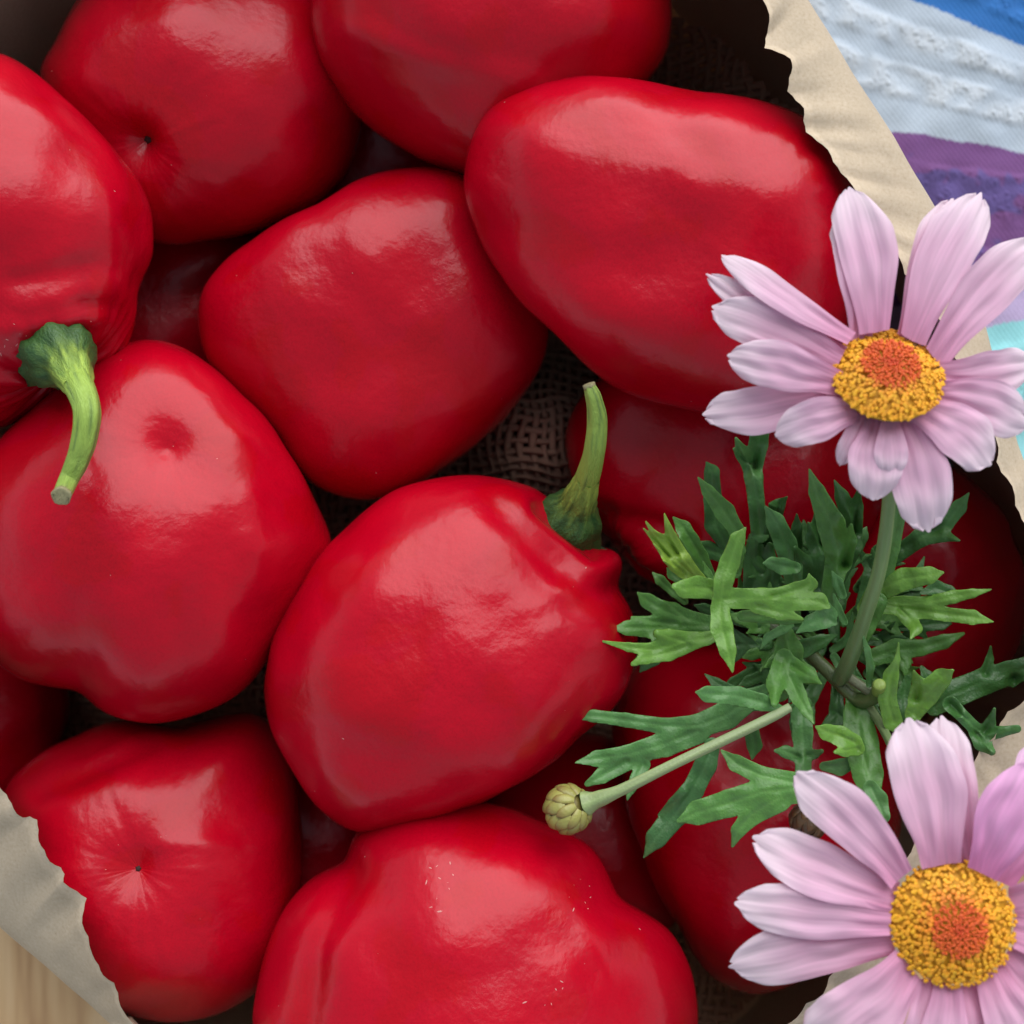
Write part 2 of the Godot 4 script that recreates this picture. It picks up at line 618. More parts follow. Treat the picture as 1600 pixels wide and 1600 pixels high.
# ---------------------------------------------------------------- peppers
# o: axis (x right, y down the view, z towards the eye) of the end that shows; n squareness; front, back: depth as a share of the mean radius;
# lobes, lobe, phase; dimple [depth mm, width], ring [height mm, angle, width], crease; sculpt: strokes [x1, y1, x2, y2, width, height mm]
func pepper(label: String, cx: float, cy: float, h: float, outline: Array, o: Dictionary, group := "red peppers in the bag") -> Dictionary:
	var c := at(cx, cy, h)
	var w := (cam_pos - c).normalized()
	var ex := (Vector3.RIGHT - w * w.x).normalized()
	var ey := ex.cross(w)
	var knots := []
	for i in range(0, outline.size(), 2):
		var d := at(outline[i], outline[i + 1], 0.0) - cam_pos
		var p := cam_pos + d * ((c - cam_pos).dot(w) / d.dot(w)) - c
		knots.append(Vector2(atan2(p.dot(ey), p.dot(ex)), p.length()))
	knots.sort_custom(func(a, b): return a.x < b.x)
	var rim := PackedFloat32Array()
	var kn := knots.size()
	var mean := 0.0
	for i in 256:
		var a := -PI + TAU * i / 256.0
		var k := 0
		while k < kn and knots[k].x <= a:
			k += 1
		var q := [knots[(k - 2 + kn) % kn], knots[(k - 1 + kn) % kn], knots[k % kn], knots[(k + 1) % kn]]
		var f := clampf(fposmod(a - q[1].x, TAU) / maxf(1e-4, fposmod(q[2].x - q[1].x, TAU)), 0.0, 1.0)
		rim.append(lerpf(cubic_interpolate(q[1].y, q[2].y, q[0].y, q[3].y, f), lerpf(q[1].y, q[2].y, f), 0.35))
		mean += rim[i] / 256.0
	for pass_ in 3:
		var soft := rim.duplicate()
		for i in 256:
			soft[i] = rim[(i + 255) % 256] * 0.25 + rim[i] * 0.5 + rim[(i + 1) % 256] * 0.25
		rim = soft
	var ax: Vector3 = o.get("axis", Vector3(0, 0, 1))
	ax = (ex * ax.x + ey * ax.y + w * ax.z).normalized()
	var b1 := ax.cross(Vector3(0.31, 0.2, 0.93)).normalized()
	var b2 := ax.cross(b1)
	var nn: float = o.get("n", 2.3)
	var front: float = mean * o.get("front", 0.95)
	var back: float = mean * o.get("back", 0.9)
	var dim: Array = o.get("dimple", [0.0, 0.2])
	var ring: Array = o.get("ring", [0.0, 0.5, 0.2])
	var crease: float = o.get("crease", 0.0)
	var lobes: float = o.get("lobes", 3.0)
	var lobe: float = o.get("lobe", 0.0) * 0.001
	var phase: float = o.get("phase", 0.0)
	var sculpt: Array = o.get("sculpt", [])
	var bump: float = o.get("bump", 1.0)
	var big: bool = o.get("fine", true)
	var nu := 169 if big else 73
	var nv := 110 if big else 48
	var pts := PackedVector3Array()
	var cols := PackedColorArray()
	var uvs := PackedVector2Array()
	pts.resize(nu * nv)
	cols.resize(nu * nv)
	uvs.resize(nu * nv)
	var sd := cx * 0.37 + cy * 0.11
	for v in nv:
		var th := PI * v / (nv - 1)
		th = lerpf(th, PI * (0.5 - 0.5 * cos(th)), 0.35)
		var sth := maxf(0.0, sin(th))
		for u in nu:
			var ps := TAU * u / (nu - 1)
			var d := ax * cos(th) + (b1 * cos(ps) + b2 * sin(ps)) * sth
			var dx := d.dot(ex)
			var dy := d.dot(ey)
			var dw := d.dot(w)
			var m := sqrt(dx * dx + dy * dy) + 1e-6
			var fi := fposmod((atan2(dy, dx) + PI) / TAU * 256.0, 256.0)
			var i0 := int(fi) % 256
			var s := lerpf(rim[i0], rim[(i0 + 1) % 256], fi - int(fi))
			# towards the middle the outline's own wiggles fade
			var sm := lerpf(mean, s, m)
			var r := pow(pow(m / sm, nn) + pow(absf(dw) / (front if dw > 0 else back), nn), -1.0 / nn)
			var face := smoothstep(-0.25, 0.3, dw)
			var rise := smoothstep(0.0, 0.75, absf(dw))
			var e := lobe * cos(lobes * ps + phase + 0.35 * sin(ps)) * pow(sth, 2.0) * rise
			e -= dim[0] * 0.001 * exp(-pow(th / dim[1], 1.5))
			var rg := exp(-pow((th - ring[1]) / ring[2], 2.0))
			e += ring[0] * 0.001 * rg * (1.0 + 0.2 * cos(lobes * ps + phase))
			if crease > 0.0:
				var rad := noise.get_noise_3d(cos(ps) * 3.2 + sd, sin(ps) * 3.2, th * 1.5) + 0.5 * noise.get_noise_3d(cos(ps) * 8.0 + sd, sin(ps) * 8.0, th * 2.5)
				e += crease * 0.0005 * rad * exp(-pow((th - 0.28) / 0.30, 2.0))
			var pos := c + d * r
			var far := noise.get_noise_3d(d.x * 1.6 + sd, d.y * 1.6, d.z * 1.6) * 0.0010 + noise.get_noise_3d(d.x * 4.5 + sd, d.y * 4.5, d.z * 4.5) * 0.00010
			e += far * bump * (0.35 + 0.65 * rise)
			# lengthwise ripples in the skin
			e += noise.get_noise_3d(cos(ps) * 7.0 + sd, sin(ps) * 7.0, th * 1.3) * 0.00005 * bump * sth
			if sculpt.size() and face > 0.0:
				var q := spot(pos)
				var hi := 0.0
				var lo := 0.0
				for k in sculpt:
					var a := Vector2(k[0], k[1])
					var ab := Vector2(k[2], k[3]) - a
					var t := clampf((q - a).dot(ab) / maxf(1.0, ab.length_squared()), 0, 1)
					var dd: float = (q - a - ab * t).length_squared() / (k[4] * k[4])
					if dd < 6.0:
						var lift: float = k[5] * 0.001 * exp(-dd) * face
						hi = maxf(hi, lift)
						lo = minf(lo, lift)
				e += hi + lo
			var i := v * nu + u
			pts[i] = pos + d * e
			uvs[i] = Vector2(float(u) / (nu - 1), th / PI)
			var tone := noise.get_noise_3d(d.x * 2.2 + sd + 7.0, d.y * 2.2, d.z * 2.2)
			var streak := noise.get_noise_3d(cos(ps) * 5.0 + sd, sin(ps) * 5.0 + 20.0, th * 1.1)
			var kk := 1.13 + 0.10 * tone + 0.05 * streak
			cols[i] = Color(0.39 * kk, 0.0007 + 0.0003 * tone, 0.0125 + 0.002 * tone)
	var flip := false
	var mid := (nv / 2) * nu
	if (pts[mid + nu] - pts[mid]).cross(pts[mid + 1] - pts[mid]).dot(pts[mid] - c) < 0.0:
		flip = true
	var root := thing("red_pepper", label, "pepper", Vector3.ZERO, group)
	var body := part("body", grid(pts, nu, nv, true, flip, cols, uvs, true), M.pepper, root)
	return {"root": root, "body": body, "centre": c, "axis": ax, "tip": pts[0], "mean": mean}

# dust and pale flecks sitting on the skin, each a tiny flat crumb
func flecks(p: Dictionary, n: int, at_px := Vector2(-1, -1), spread := 0.0, size := 0.0001) -> void:
	var arr: Array = (p.body.mesh as ArrayMesh).surface_get_arrays(0)
	var v: PackedVector3Array = arr[Mesh.ARRAY_VERTEX]
	var nr: PackedVector3Array = arr[Mesh.ARRAY_NORMAL]
	var st := SurfaceTool.new()
	st.begin(Mesh.PRIMITIVE_TRIANGLES)
	var put := 0
	for tries in 40000:
		if put >= n:
			break
		var i := rng.randi_range(0, v.size() - 1)
		if nr[i].y < 0.25 or (spread > 0.0 and spot(v[i]).distance_to(at_px) > spread):
			continue
		put += 1
		var a := nr[i].cross(Vector3(rng.randf_range(-1, 1), 0.2, rng.randf_range(-1, 1))).normalized()
		var b := nr[i].cross(a)
		var s := size * rng.randf_range(0.5, 1.4)
		var long := rng.randf_range(1.0, 2.6) * (2.0 if spread > 0.0 else 1.0)
		var top := v[i] + nr[i] * s * 0.5
		for k in 6:
			var q := []
			for m in 2:
				var t := TAU * (k + m) / 6.0
				q.append(v[i] - nr[i] * 0.00003 + a * cos(t) * s * long * rng.randf_range(0.8, 1.1) + b * sin(t) * s)
			st.add_vertex(top)
			st.add_vertex(q[1])
			st.add_vertex(q[0])
	st.generate_normals()
	part("flecks", st.commit(), M.fleck, p.root).set_meta("kind", "stuff")

func scar(p: Dictionary, r: float, deep: float) -> void:
	# the small dark hole where the blossom sat
	var a: Vector3 = p.axis
	var c: Vector3 = p.tip
	part("blossom_scar", tube([c - a * 0.001, c + a * 0.0002, c + a * deep], [r * 0.9, r, r * 0.5], 10, 2, plain(Color.WHITE), 5, 0.18), M.scar, p.root)

func green_at(f: float) -> Color:
	return Color(0.035, 0.085, 0.03).lerp(Color(0.24, 0.36, 0.085), smoothstep(0.0, 0.5, f))

func build_peppers() -> void:
	var p := {}
	# --- lower layer, glimpsed in the gaps
	for f in [[255.0, 480.0, 0.024, 190.0, "dark shaded pepper deep between the stalked pepper and the middle pepper"],
			[480.0, 1310.0, 0.024, 190.0, "shaded pepper low between the three peppers at bottom left"],
			[905.0, 1330.0, 0.024, 180.0, "shaded pepper deep below the flower bud"],
			[-60.0, 1120.0, 0.036, 165.0, "dark pepper cut by the left picture edge, above the jagged rim"],
			[610.0, 230.0, 0.024, 160.0, "shaded pepper deep in the gap between the three upper peppers"]]:
		var ol := []
		for k in 10:
			var a := TAU * k / 10.0
			var r: float = f[3] * (1.0 + 0.05 * sin(3.0 * a + f[0]))
			ol.append_array([f[0] + cos(a) * r, f[1] + sin(a) * r])
		pepper(f[4], f[0], f[1], f[2], ol, {"fine": false, "axis": Vector3(0.8, 0.5, 0.3), "lobe": 1.0, "back": 0.75})
	# --- upper left, blossom hole to the lower left
	p = pepper("upper left pepper with a dark blossom hole facing up", 320, 165, 0.062, [65,110, 90,62, 135,-15, 230,-75, 330,-90, 430,-70, 520,0, 560,110, 562,200, 535,275, 450,347, 390,365, 330,374, 240,374, 190,330, 120,230, 75,160], {
		"axis": Vector3(-0.42, 0.24, 0.87), "n": 2.5, "front": 0.95, "lobes": 3.0, "lobe": 0.9, "phase": 0.8, "dimple": [4.6, 0.12], "ring": [0.8, 0.5, 0.25], "crease": 0.15,
		"sculpt": [[300, 60, 430, 190, 90, 1.6], [300, 290, 500, 200, 60, -0.8], [210, 228, 150, 180, 35, -1.2]]})
	scar(p, 0.0011, 0.0008)
	flecks(p, 8)
	# --- top middle
	p = pepper("top middle pepper, cut by the top picture edge", 770, 25, 0.078, [490,0, 497,90, 525,140, 560,180, 620,222, 690,258, 760,285, 850,265, 940,200, 1000,135, 1038,75, 1046,0, 1020,-90, 940,-170, 800,-205, 640,-190, 530,-110], {
		"axis": Vector3(-0.75, -0.5, 0.4), "n": 2.45, "lobes": 3.0, "lobe": 0.6, "sculpt": [[555, 45, 700, 98, 26, 1.0], [700, 98, 830, 120, 26, 0.6], [690, 10, 960, 20, 70, 1.4], [560, -20, 560, 60, 30, 0.5]]})
	flecks(p, 9)
	# --- middle
	p = pepper("squarish pepper in the middle, glossy along its upper left shoulder", 592, 520, 0.064, [315,490, 322,455, 345,425, 400,380, 500,330, 560,287, 620,270, 700,272, 765,300, 820,400, 852,500, 845,560, 800,630, 750,680, 690,730, 640,762, 570,776, 492,755, 440,690, 370,622, 328,555], {
		"axis": Vector3(0.55, 0.8, -0.2), "n": 3.3, "front": 0.8, "lobes": 3.0, "lobe": 0.3, "phase": 1.1,
		"sculpt": [[440, 450, 680, 335, 70, 0.8], [610, 500, 560, 600, 120, -0.5], [540, 655, 600, 665, 40, 0.5]]})
	flecks(p, 8)
	# --- left edge, with a stalk
	p = pepper("pepper with a curved green stalk at the left picture edge", 15, 370, 0.092, [0,88, 50,115, 92,150, 140,198, 182,245, 215,290, 232,330, 234,375, 224,425, 205,470, 193,510, 190,560, 165,595, 120,620, 60,643, 0,654, -60,650, -140,610, -195,500, -205,370, -190,230, -120,120, -60,85], {
		"axis": Vector3(0.25, 0.75, 0.42), "n": 2.3, "front": 0.98, "lobes": 4.0, "lobe": 0.5, "dimple": [4.5, 0.26], "ring": [1.6, 0.56, 0.15], "crease": 2.2, "bump": 1.2,
		"sculpt": [[30, 470, 170, 440, 26, 0.9], [20, 440, 150, 410, 16, -0.6], [60, 300, 110, 380, 80, 1.2], [120, 470, 180, 480, 14, -0.7], [10, 505, 150, 485, 18, 1.1]]})
	calyx_and_stalk(p, [[84,546, 0.1085, 64], [96,558, 0.1135, 54], [110,575, 0.1195, 33], [124,604, 0.1255, 23], [136,642, 0.1285, 21], [132,684, 0.1285, 19.5], [121,720, 0.1275, 17.5], [106,752, 0.1275, 15], [96,775, 0.1325, 14]], Vector2(140, 528), 3)
	flecks(p, 10)
	flecks(p, 8, Vector2(15, 530), 30)
	# --- left middle, shallow dimple
	p = pepper("large pepper under the curved stalk with a smooth round dimple", 245, 830, 0.080, [0,690, 40,650, 95,600, 150,565, 200,537, 240,532, 280,542, 320,565, 380,620, 440,700, 490,785, 516,860, 500,912, 455,970, 420,1022, 390,1062, 345,1095, 250,1126, 190,1120, 150,1106, 122,1082, 85,1072, 30,1055, -25,1010, -50,920, -50,820, -30,740], {
		"axis": Vector3(0.06, -0.50, 0.86), "n": 2.35, "front": 0.92, "lobes": 4.0, "lobe": 0.7, "phase": 0.4, "dimple": [5.2, 0.20], "ring": [0.3, 0.5, 0.2], "crease": 0.0,
		"sculpt": [[110, 960, 130, 1090, 40, -0.9], [60, 830, 280, 880, 60, 0.7], [390, 780, 400, 850, 30, 0.8], [250, 830, 350, 840, 50, -0.7]]})
	flecks(p, 10)
	# --- centre, with a stalk
	p = pepper("central pepper with a wrinkled shoulder and upright green stalk", 700, 1020, 0.083, [414,1075, 422,1030, 440,970, 475,905, 540,832, 580,795, 620,768, 700,745, 765,746, 800,757, 830,765, 862,790, 890,820, 925,852, 962,868, 968,890, 960,918, 976,940, 990,970, 996,1005, 985,1050, 965,1090, 900,1152, 810,1218, 720,1262, 640,1285, 560,1296, 505,1262, 452,1188, 424,1130], {
		"axis": Vector3(0.68, -0.68, 0.18), "n": 2.35, "front": 0.93, "lobes": 4.0, "lobe": 0.5, "phase": 2.0, "bump": 1.15,
		"sculpt": [[790, 775, 905, 870, 24, 1.0], [905, 870, 950, 885, 22, 0.9], [770, 800, 880, 895, 20, -0.8], [880, 895, 945, 925, 20, -0.8], [840, 800, 930, 865, 14, -2.0], [760, 860, 900, 960, 70, 1.0], [820, 810, 850, 850, 8, 0.8], [860, 850, 890, 880, 8, 0.6], [560, 1130, 590, 1120, 40, 0.5]]})
	calyx_and_stalk(p, [[878,830, 0.0895, 64], [892,807, 0.0945, 50], [905,782, 0.099, 27], [918,746, 0.105, 19], [929,703, 0.111, 16.5], [933,658, 0.114, 15.5], [928,624, 0.116, 12.5], [920,602, 0.1165, 9]], Vector2(955, 866), 3)
	flecks(p, 12)
	# --- bottom left, little hole
	p = pepper("bottom left pepper with a puckered pinhole, beside the jagged rim", 245, 1350, 0.066, [5,1300, 2,1255, 18,1220, 60,1184, 110,1155, 160,1133, 215,1124, 280,1134, 330,1122, 395,1114, 430,1140, 452,1190, 466,1260, 470,1340, 464,1420, 446,1490, 402,1548, 325,1586, 228,1590, 150,1565, 85,1500, 35,1440, 12,1370], {
		"axis": Vector3(-0.12, 0.03, 0.99), "n": 2.4, "front": 0.98, "lobes": 4.0, "lobe": 0.6, "dimple": [3.4, 0.15], "ring": [0.5, 0.4, 0.2], "crease": 0.12,
		"sculpt": [[60, 1235, 230, 1165, 20, -1.6], [130, 1170, 250, 1125, 25, -0.8], [215, 1340, 185, 1270, 14, -0.3], [250, 1320, 360, 1320, 14, 0.4]]})
	scar(p, 0.0006, 0.0005)
	flecks(p, 12)
	# --- bottom, the nearest one
	p = pepper("big lobed pepper at the bottom edge with pale scratches", 745, 1520, 0.087, [398,1600, 404,1540, 416,1490, 450,1420, 490,1375, 535,1345, 556,1305, 600,1266, 680,1250, 760,1256, 850,1290, 900,1318, 940,1358, 968,1402, 1005,1425, 1045,1455, 1075,1515, 1086,1590, 1070,1680, 1000,1760, 860,1800, 700,1805, 540,1780, 430,1700], {
		"axis": Vector3(0.25, 0.95, 0.15), "n": 2.4, "front": 0.86, "lobes": 4.0, "lobe": 0.5, "phase": 0.6, "dimple": [5.0, 0.3], "ring": [0.8, 0.62, 0.2], "crease": 0.6, "bump": 1.2,
		"sculpt": [[545, 1350, 490, 1480, 24, -1.5], [490, 1480, 470, 1620, 24, -1.4], [935, 1390, 985, 1480, 40, -1.5], [600, 1550, 880, 1390, 80, 1.0], [890, 1480, 930, 1520, 30, -0.7]]})
	flecks(p, 22)
	flecks(p, 12, Vector2(690, 1385), 42, 0.00014)
	flecks(p, 7, Vector2(905, 1395), 40, 0.00013)
	flecks(p, 6, Vector2(850, 1560), 40, 0.00013)
	# --- upper right, lying on its side
	p = pepper("long pepper lying on its side under the pink petals, upper right", 1025, 385, 0.089, [727,290, 732,245, 745,205, 775,165, 820,138, 880,125, 950,124, 1030,134, 1090,150, 1130,151, 1192,160, 1250,184, 1298,228, 1330,288, 1342,350, 1340,430, 1320,520, 1280,600, 1200,650, 1120,645, 1060,632, 1000,616, 930,580, 868,508, 800,442, 745,350], {
		"axis": Vector3(0.88, 0.42, 0.1), "n": 2.6, "front": 0.85, "lobes": 3.0, "lobe": 0.9, "phase": 0.5,
		"sculpt": [[830, 230, 1080, 270, 46, 1.3], [1080, 270, 1230, 310, 50, 1.2], [1230, 300, 1260, 400, 40, 1.1], [1050, 180, 1100, 240, 36, -1.1], [880, 430, 1060, 520, 60, 0.8], [800, 360, 1000, 430, 50, -0.8]]})
	flecks(p, 14)
	# --- right, beneath
	p = pepper("half hidden pepper behind the upright stalk and the foliage", 1130, 740, 0.056, [885,690, 900,640, 950,580, 1050,540, 1180,530, 1300,560, 1370,650, 1385,760, 1340,860, 1240,920, 1120,930, 1045,910, 985,880, 938,815, 905,760], {
		"axis": Vector3(-0.8, 0.62, 0.3), "n": 2.5, "front": 0.9, "lobes": 3.0, "lobe": 0.7, "crease": 1.6, "ring": [1.4, 0.5, 0.2], "dimple": [3.0, 0.3],
		"sculpt": [[945, 800, 1070, 835, 18, -1.8], [980, 870, 1050, 880, 22, 1.0], [1000, 690, 1010, 680, 50, 0.8], [1150, 750, 1250, 740, 50, 0.9]]})
	p = pepper("tall narrow pepper beneath the bud stem and lower daisy", 1175, 1265, 0.052, [960,1100, 985,1050, 1050,1015, 1150,1005, 1270,1020, 1350,1080, 1400,1200, 1400,1320, 1350,1440, 1270,1520, 1175,1550, 1110,1522, 1060,1442, 1010,1332, 975,1220], {
		"axis": Vector3(0.3, -0.9, 0.2), "n": 2.5, "front": 0.92, "lobes": 3.0, "lobe": 0.8, "phase": 2.4, "sculpt": [[1120, 1200, 1160, 1330, 45, 0.9]]})
	p = pepper("deeply shaded pepper against the right side of the bag", 1450, 905, 0.050, [1265,900, 1290,800, 1370,730, 1455,722, 1540,768, 1588,850, 1603,935, 1570,1045, 1490,1095, 1390,1085, 1300,1010], {
		"axis": Vector3(0.5, 0.6, 0.5), "n": 2.4, "lobe": 0.7, "back": 0.85, "sculpt": [[1420, 870, 1470, 880, 40, 0.8]]})

# a flared dark green cap with an uneven border, then a ribbed pale stalk; points [x, y, height, half width in view units]
func calyx_and_stalk(p: Dictionary, path: Array, hook: Vector2, split: int) -> void:
	var pts := []
	var rad := []
	for q in path:
		pts.append(at(q[0], q[1], q[2]))
		rad.append(q[3] * LENS * (CAM_Y - q[2]) / 800.0)
	# the cap
	var n := 40
	var nu := n + 1
	var c := smooth_path(pts.slice(0, split + 1), 6)
	var g := PackedVector3Array()
	var cols := PackedColorArray()
	var uvs := PackedVector2Array()
	var ax: Vector3 = (c[c.size() - 1] - c[0]).normalized()
	var side := ax.cross(Vector3.UP).normalized()
	var up := side.cross(ax)
	var centre := PackedVector3Array([c[0] - ax * 0.0015])
	centre.append_array(c)
	for i in centre.size():
		var f := clampf(float(i - 1) / (centre.size() - 2), 0, 1)
		var k := minf(f * split, split - 0.001)
		var r: float = lerpf(rad[int(k)], rad[int(k) + 1], smoothstep(0, 1, k - int(k)))
		for u in nu:
			var a := TAU * u / n
			var ragged := 1.0 + (1.0 - f) * (0.03 * cos(5.0 * a + 1.0) + 0.09 * noise.get_noise_2d(cos(a) * 4.0 + hook.x, sin(a) * 4.0)) + 0.05 * cos(6.0 * a)
			ragged += 0.05 * noise.get_noise_3d(cos(a) * 9.0, sin(a) * 9.0, f * 9.0)
			var rr := r * ragged * (0.75 if i == 0 else 1.0)
			g.append(centre[i] + (side * cos(a) + up * sin(a)) * rr - ax * (1.0 - f) * 0.0004 * (1.0 + cos(5.0 * a + 1.0)))
			var blot := noise.get_noise_3d(cos(a) * 6.0, sin(a) * 6.0, f * 4.0)
			var col := Color(0.026, 0.085, 0.017).lerp(Color(0.28, 0.43, 0.065), smoothstep(0.45, 1.0, f + 0.15 * blot))
			cols.append(Color(col.r * (1.0 + 0.4 * blot), col.g * (1.0 + 0.3 * blot), col.b * (1.0 + 0.3 * blot)))
			uvs.append(Vector2(float(u) / n, f))
	var root: Node3D = p.root
	part("calyx", grid(g, nu, centre.size(), true, false, cols, uvs), M.green, root)
	var hookp := at(hook.x, hook.y, pts[0].y)
	var from: Vector3 = pts[0] + (hookp - pts[0]) * 0.7
	part("calyx_tip", tube([from, from.lerp(hookp, 0.6) + Vector3(0, 0.0008, 0), hookp + Vector3(0, -0.0004, 0)], [0.0008, 0.0006, 0.0002], 8, 4, plain(Color(0.04, 0.09, 0.03))), M.green, root)
	# the stalk
	var tail := pts.slice(split - 1)
	var trad := rad.slice(split - 1)
	trad[0] *= 0.72
	var col2 := func(f, a):
		var s := noise.get_noise_3d(cos(a) * 4.0 + hook.x, sin(a) * 4.0, f * 2.0)
		var b := Color(0.29, 0.45, 0.065).lerp(Color(0.24, 0.37, 0.065), f)
		var dark := smoothstep(0.25, 0.6, s)
		b = b.lerp(Color(0.07, 0.14, 0.035), dark * 0.7)
		return b.lerp(Color(0.30, 0.27, 0.13), smoothstep(0.93, 1.0, f) * 0.6)
	part("stalk", tube(tail, trad, 30, 8, col2, 6, 0.045), M.green, root)
	var e: Vector3 = pts[pts.size() - 1]
	var dir := (e - (pts[pts.size() - 2] as Vector3)).normalized()
	var er: float = rad[rad.size() - 1]
	var cutc := func(f, _a): return Color(0.36, 0.34, 0.17).lerp(Color(0.12, 0.10, 0.05), smoothstep(0.5, 1.0, f) * 0.3)
	part("cut_end", tube([e - dir * 0.0006, e + dir * 0.0002, e + dir * 0.0004, e + dir * 0.0001], [er * 1.08, er * 1.12, er * 0.8, er * 0.3], 16, 2, cutc, 5, 0.06), M.green, root, "pale cut end of the stalk")

# ---------------------------------------------------------------- daisies
# a ray petal from its base to its tip; wide = half width at the broadest, in view units
func petal(head: Node3D, b: Vector3, t: Vector3, wide: float, o := {}) -> void:
	var k := LENS * (CAM_Y - (b.y + t.y) * 0.5) / 800.0
	var half: float = wide * k * o.get("w", 0.97)
	var dir := t - b
	var length := dir.length()
	dir /= length
	var side := dir.cross(Vector3.UP).normalized()
	side = side.rotated(dir, o.get("roll", rng.randf_range(-0.18, 0.18)))
	var up := side.cross(dir)
	var arch: float = o.get("arch", rng.randf_range(0.0006, 0.0026))
	var bend: float = o.get("bend", rng.randf_range(-0.05, 0.05)) * length
	var cup: float = o.get("cup", rng.randf_range(0.03, 0.17))
	var nick := rng.randf_range(0.012, 0.04)
	var sh := rng.randf_range(-0.15, 0.15)
	var sd := rng.randf() * 90.0
	var tipc: float = o.get("tip", 1.0)
	var rows := []
	var nl := 34
	var nt := 31
	for i in nl:
		var s := float(i) / (nl - 1)
		var r := PackedVector3Array()
		for j in nt:
			var u := float(j) / (nt - 1) * 2.0 - 1.0
			var f := (0.50 + 0.50 * smoothstep(-0.05, 0.55, s)) * (1.0 - 0.10 * smoothstep(0.65, 0.9, s))
			# the end is blunt with two small nicks
			var reach := 1.0 - 0.12 * pow(absf(u), 3.0) - nick * exp(-pow((absf(u + sh) - 0.36) / 0.13, 2.0))
			var round_ := sqrt(maxf(0.0, 1.0 - pow(clampf((s - 0.78) / 0.22, 0, 1), 3.5))) * 0.62 + 0.38
			var ss := s * lerpf(1.0, reach, smoothstep(0.5, 1.0, s))
			var x := u * half * f * round_
			x += half * 0.05 * noise.get_noise_2d(s * 2.5 + sd, u * 0.5) 
			var hgt := arch * 4.0 * s * (1.0 - s) + cup * half * u * u * (1.0 - 0.3 * s)
			hgt += half * 0.03 * cos(u * PI * 2.9 + sh * 2.0) * smoothstep(0.0, 0.2, s) * (1.0 - 0.55 * smoothstep(0.6, 1.0, s))
			hgt += noise.get_noise_2d(s * 3.0 + sd, u * 1.2 + sd) * half * 0.06 + half * 0.014 * noise.get_noise_2d(u * 13.0 + sd, s * 1.2 + 20.0)
			hgt -= 0.0012 * o.get("droop", 0.5) * pow(smoothstep(0.7, 1.0, s), 2.0)
			r.append(b + dir * length * ss + side * (x + bend * 4.0 * s * (1.0 - s)) + up * hgt)
		rows.append(r)
	var colour := func(s, u):
		var base := Color(0.74, 0.38, 0.55)
		var mid := Color(0.81, 0.56, 0.69)
		var tip := Color(0.86, 0.77, 0.81)
		var c := base.lerp(mid, smoothstep(0.0, 0.45, s)).lerp(tip, smoothstep(0.5, 1.0, s + 0.1 * absf(u)) * tipc)
		var vein: float = 1.0 - 0.06 * pow(maxf(0.0, cos(u * PI * 2.9 + PI)), 2.0) * (1.0 - s * 0.6) + 0.06 * noise.get_noise_2d(u * 9.0 + sd, s * 2.0) + 0.07 * noise.get_noise_2d(u * 24.0 + sd, s * 1.6 + 5.0)
		var t2: float = o.get("tone", 1.0)
		return Color(c.r * vein, c.g * vein * t2, c.b * vein)
	part("petal", sheet(rows, 0.00018, colour, true), M.petal, head)

func granules(c: Vector3, basis: Basis, r0: float, r1: float, n: int, size: float, dome: Callable, col: Color, vary: float, squash: float, inner_col: Color) -> ArrayMesh:
	var st := SurfaceTool.new()
	st.begin(Mesh.PRIMITIVE_TRIANGLES)
	for k in n:
		var f := sqrt(lerpf(r0 * r0, r1 * r1, (k + 0.5) / n))
		var a := k * 2.39996 + rng.randf_range(-0.12, 0.12)
		f += rng.randf_range(-0.4, 0.4) * size
		var q := c + basis * Vector3(cos(a) * f, dome.call(f / r1), sin(a) * f)
		var out := (basis * Vector3(cos(a) * f * 0.7, r1 * 0.8, sin(a) * f * 0.7)).normalized()
		var s1 := out.cross(Vector3(0.3, 0.1, 0.9)).normalized()
		var s2 := out.cross(s1)
		var sz := size * rng.randf_range(0.75, 1.2)
		var tone := 1.0 + rng.randf_range(-vary, vary)
		var hue := inner_col.lerp(col, smoothstep(r0, lerpf(r0, r1, 0.45), f + rng.randf_range(-0.1, 0.1) * r1))
		var cc := Color(hue.r * tone, hue.g * tone * rng.randf_range(0.86, 1.1), hue.b * tone)
		# a little five-sided knob: foot, belly, lip and a sunk middle
		var prof := [[0.55, -0.6], [0.95, 0.3], [0.8, 0.95], [0.35, 1.15 * squash + 0.05]]
		var rings := []
		for pr in prof:
			var ring := []
			for j in 7:
				var b := TAU * j / 7.0 + k
				ring.append(q + (s1 * cos(b) + s2 * sin(b)) * sz * pr[0] + out * sz * pr[1])
			rings.append(ring)
		var top: Vector3 = q + out * sz * squash
		for j in 7:
			var m := (j + 1) % 7
			for l in 3:
				for v in [[l, j], [l + 1, m], [l + 1, j], [l, j], [l, m], [l + 1, m]]:
					st.set_color(cc if v[0] > 0 else Color(cc.r * 0.85, cc.g * 0.75, cc.b * 0.7))
					st.add_vertex(rings[v[0]][v[1]])
			for v in [rings[3][j], rings[3][m], top]:
				st.set_color(cc)
				st.add_vertex(v)
	st.generate_normals()
	return st.commit()

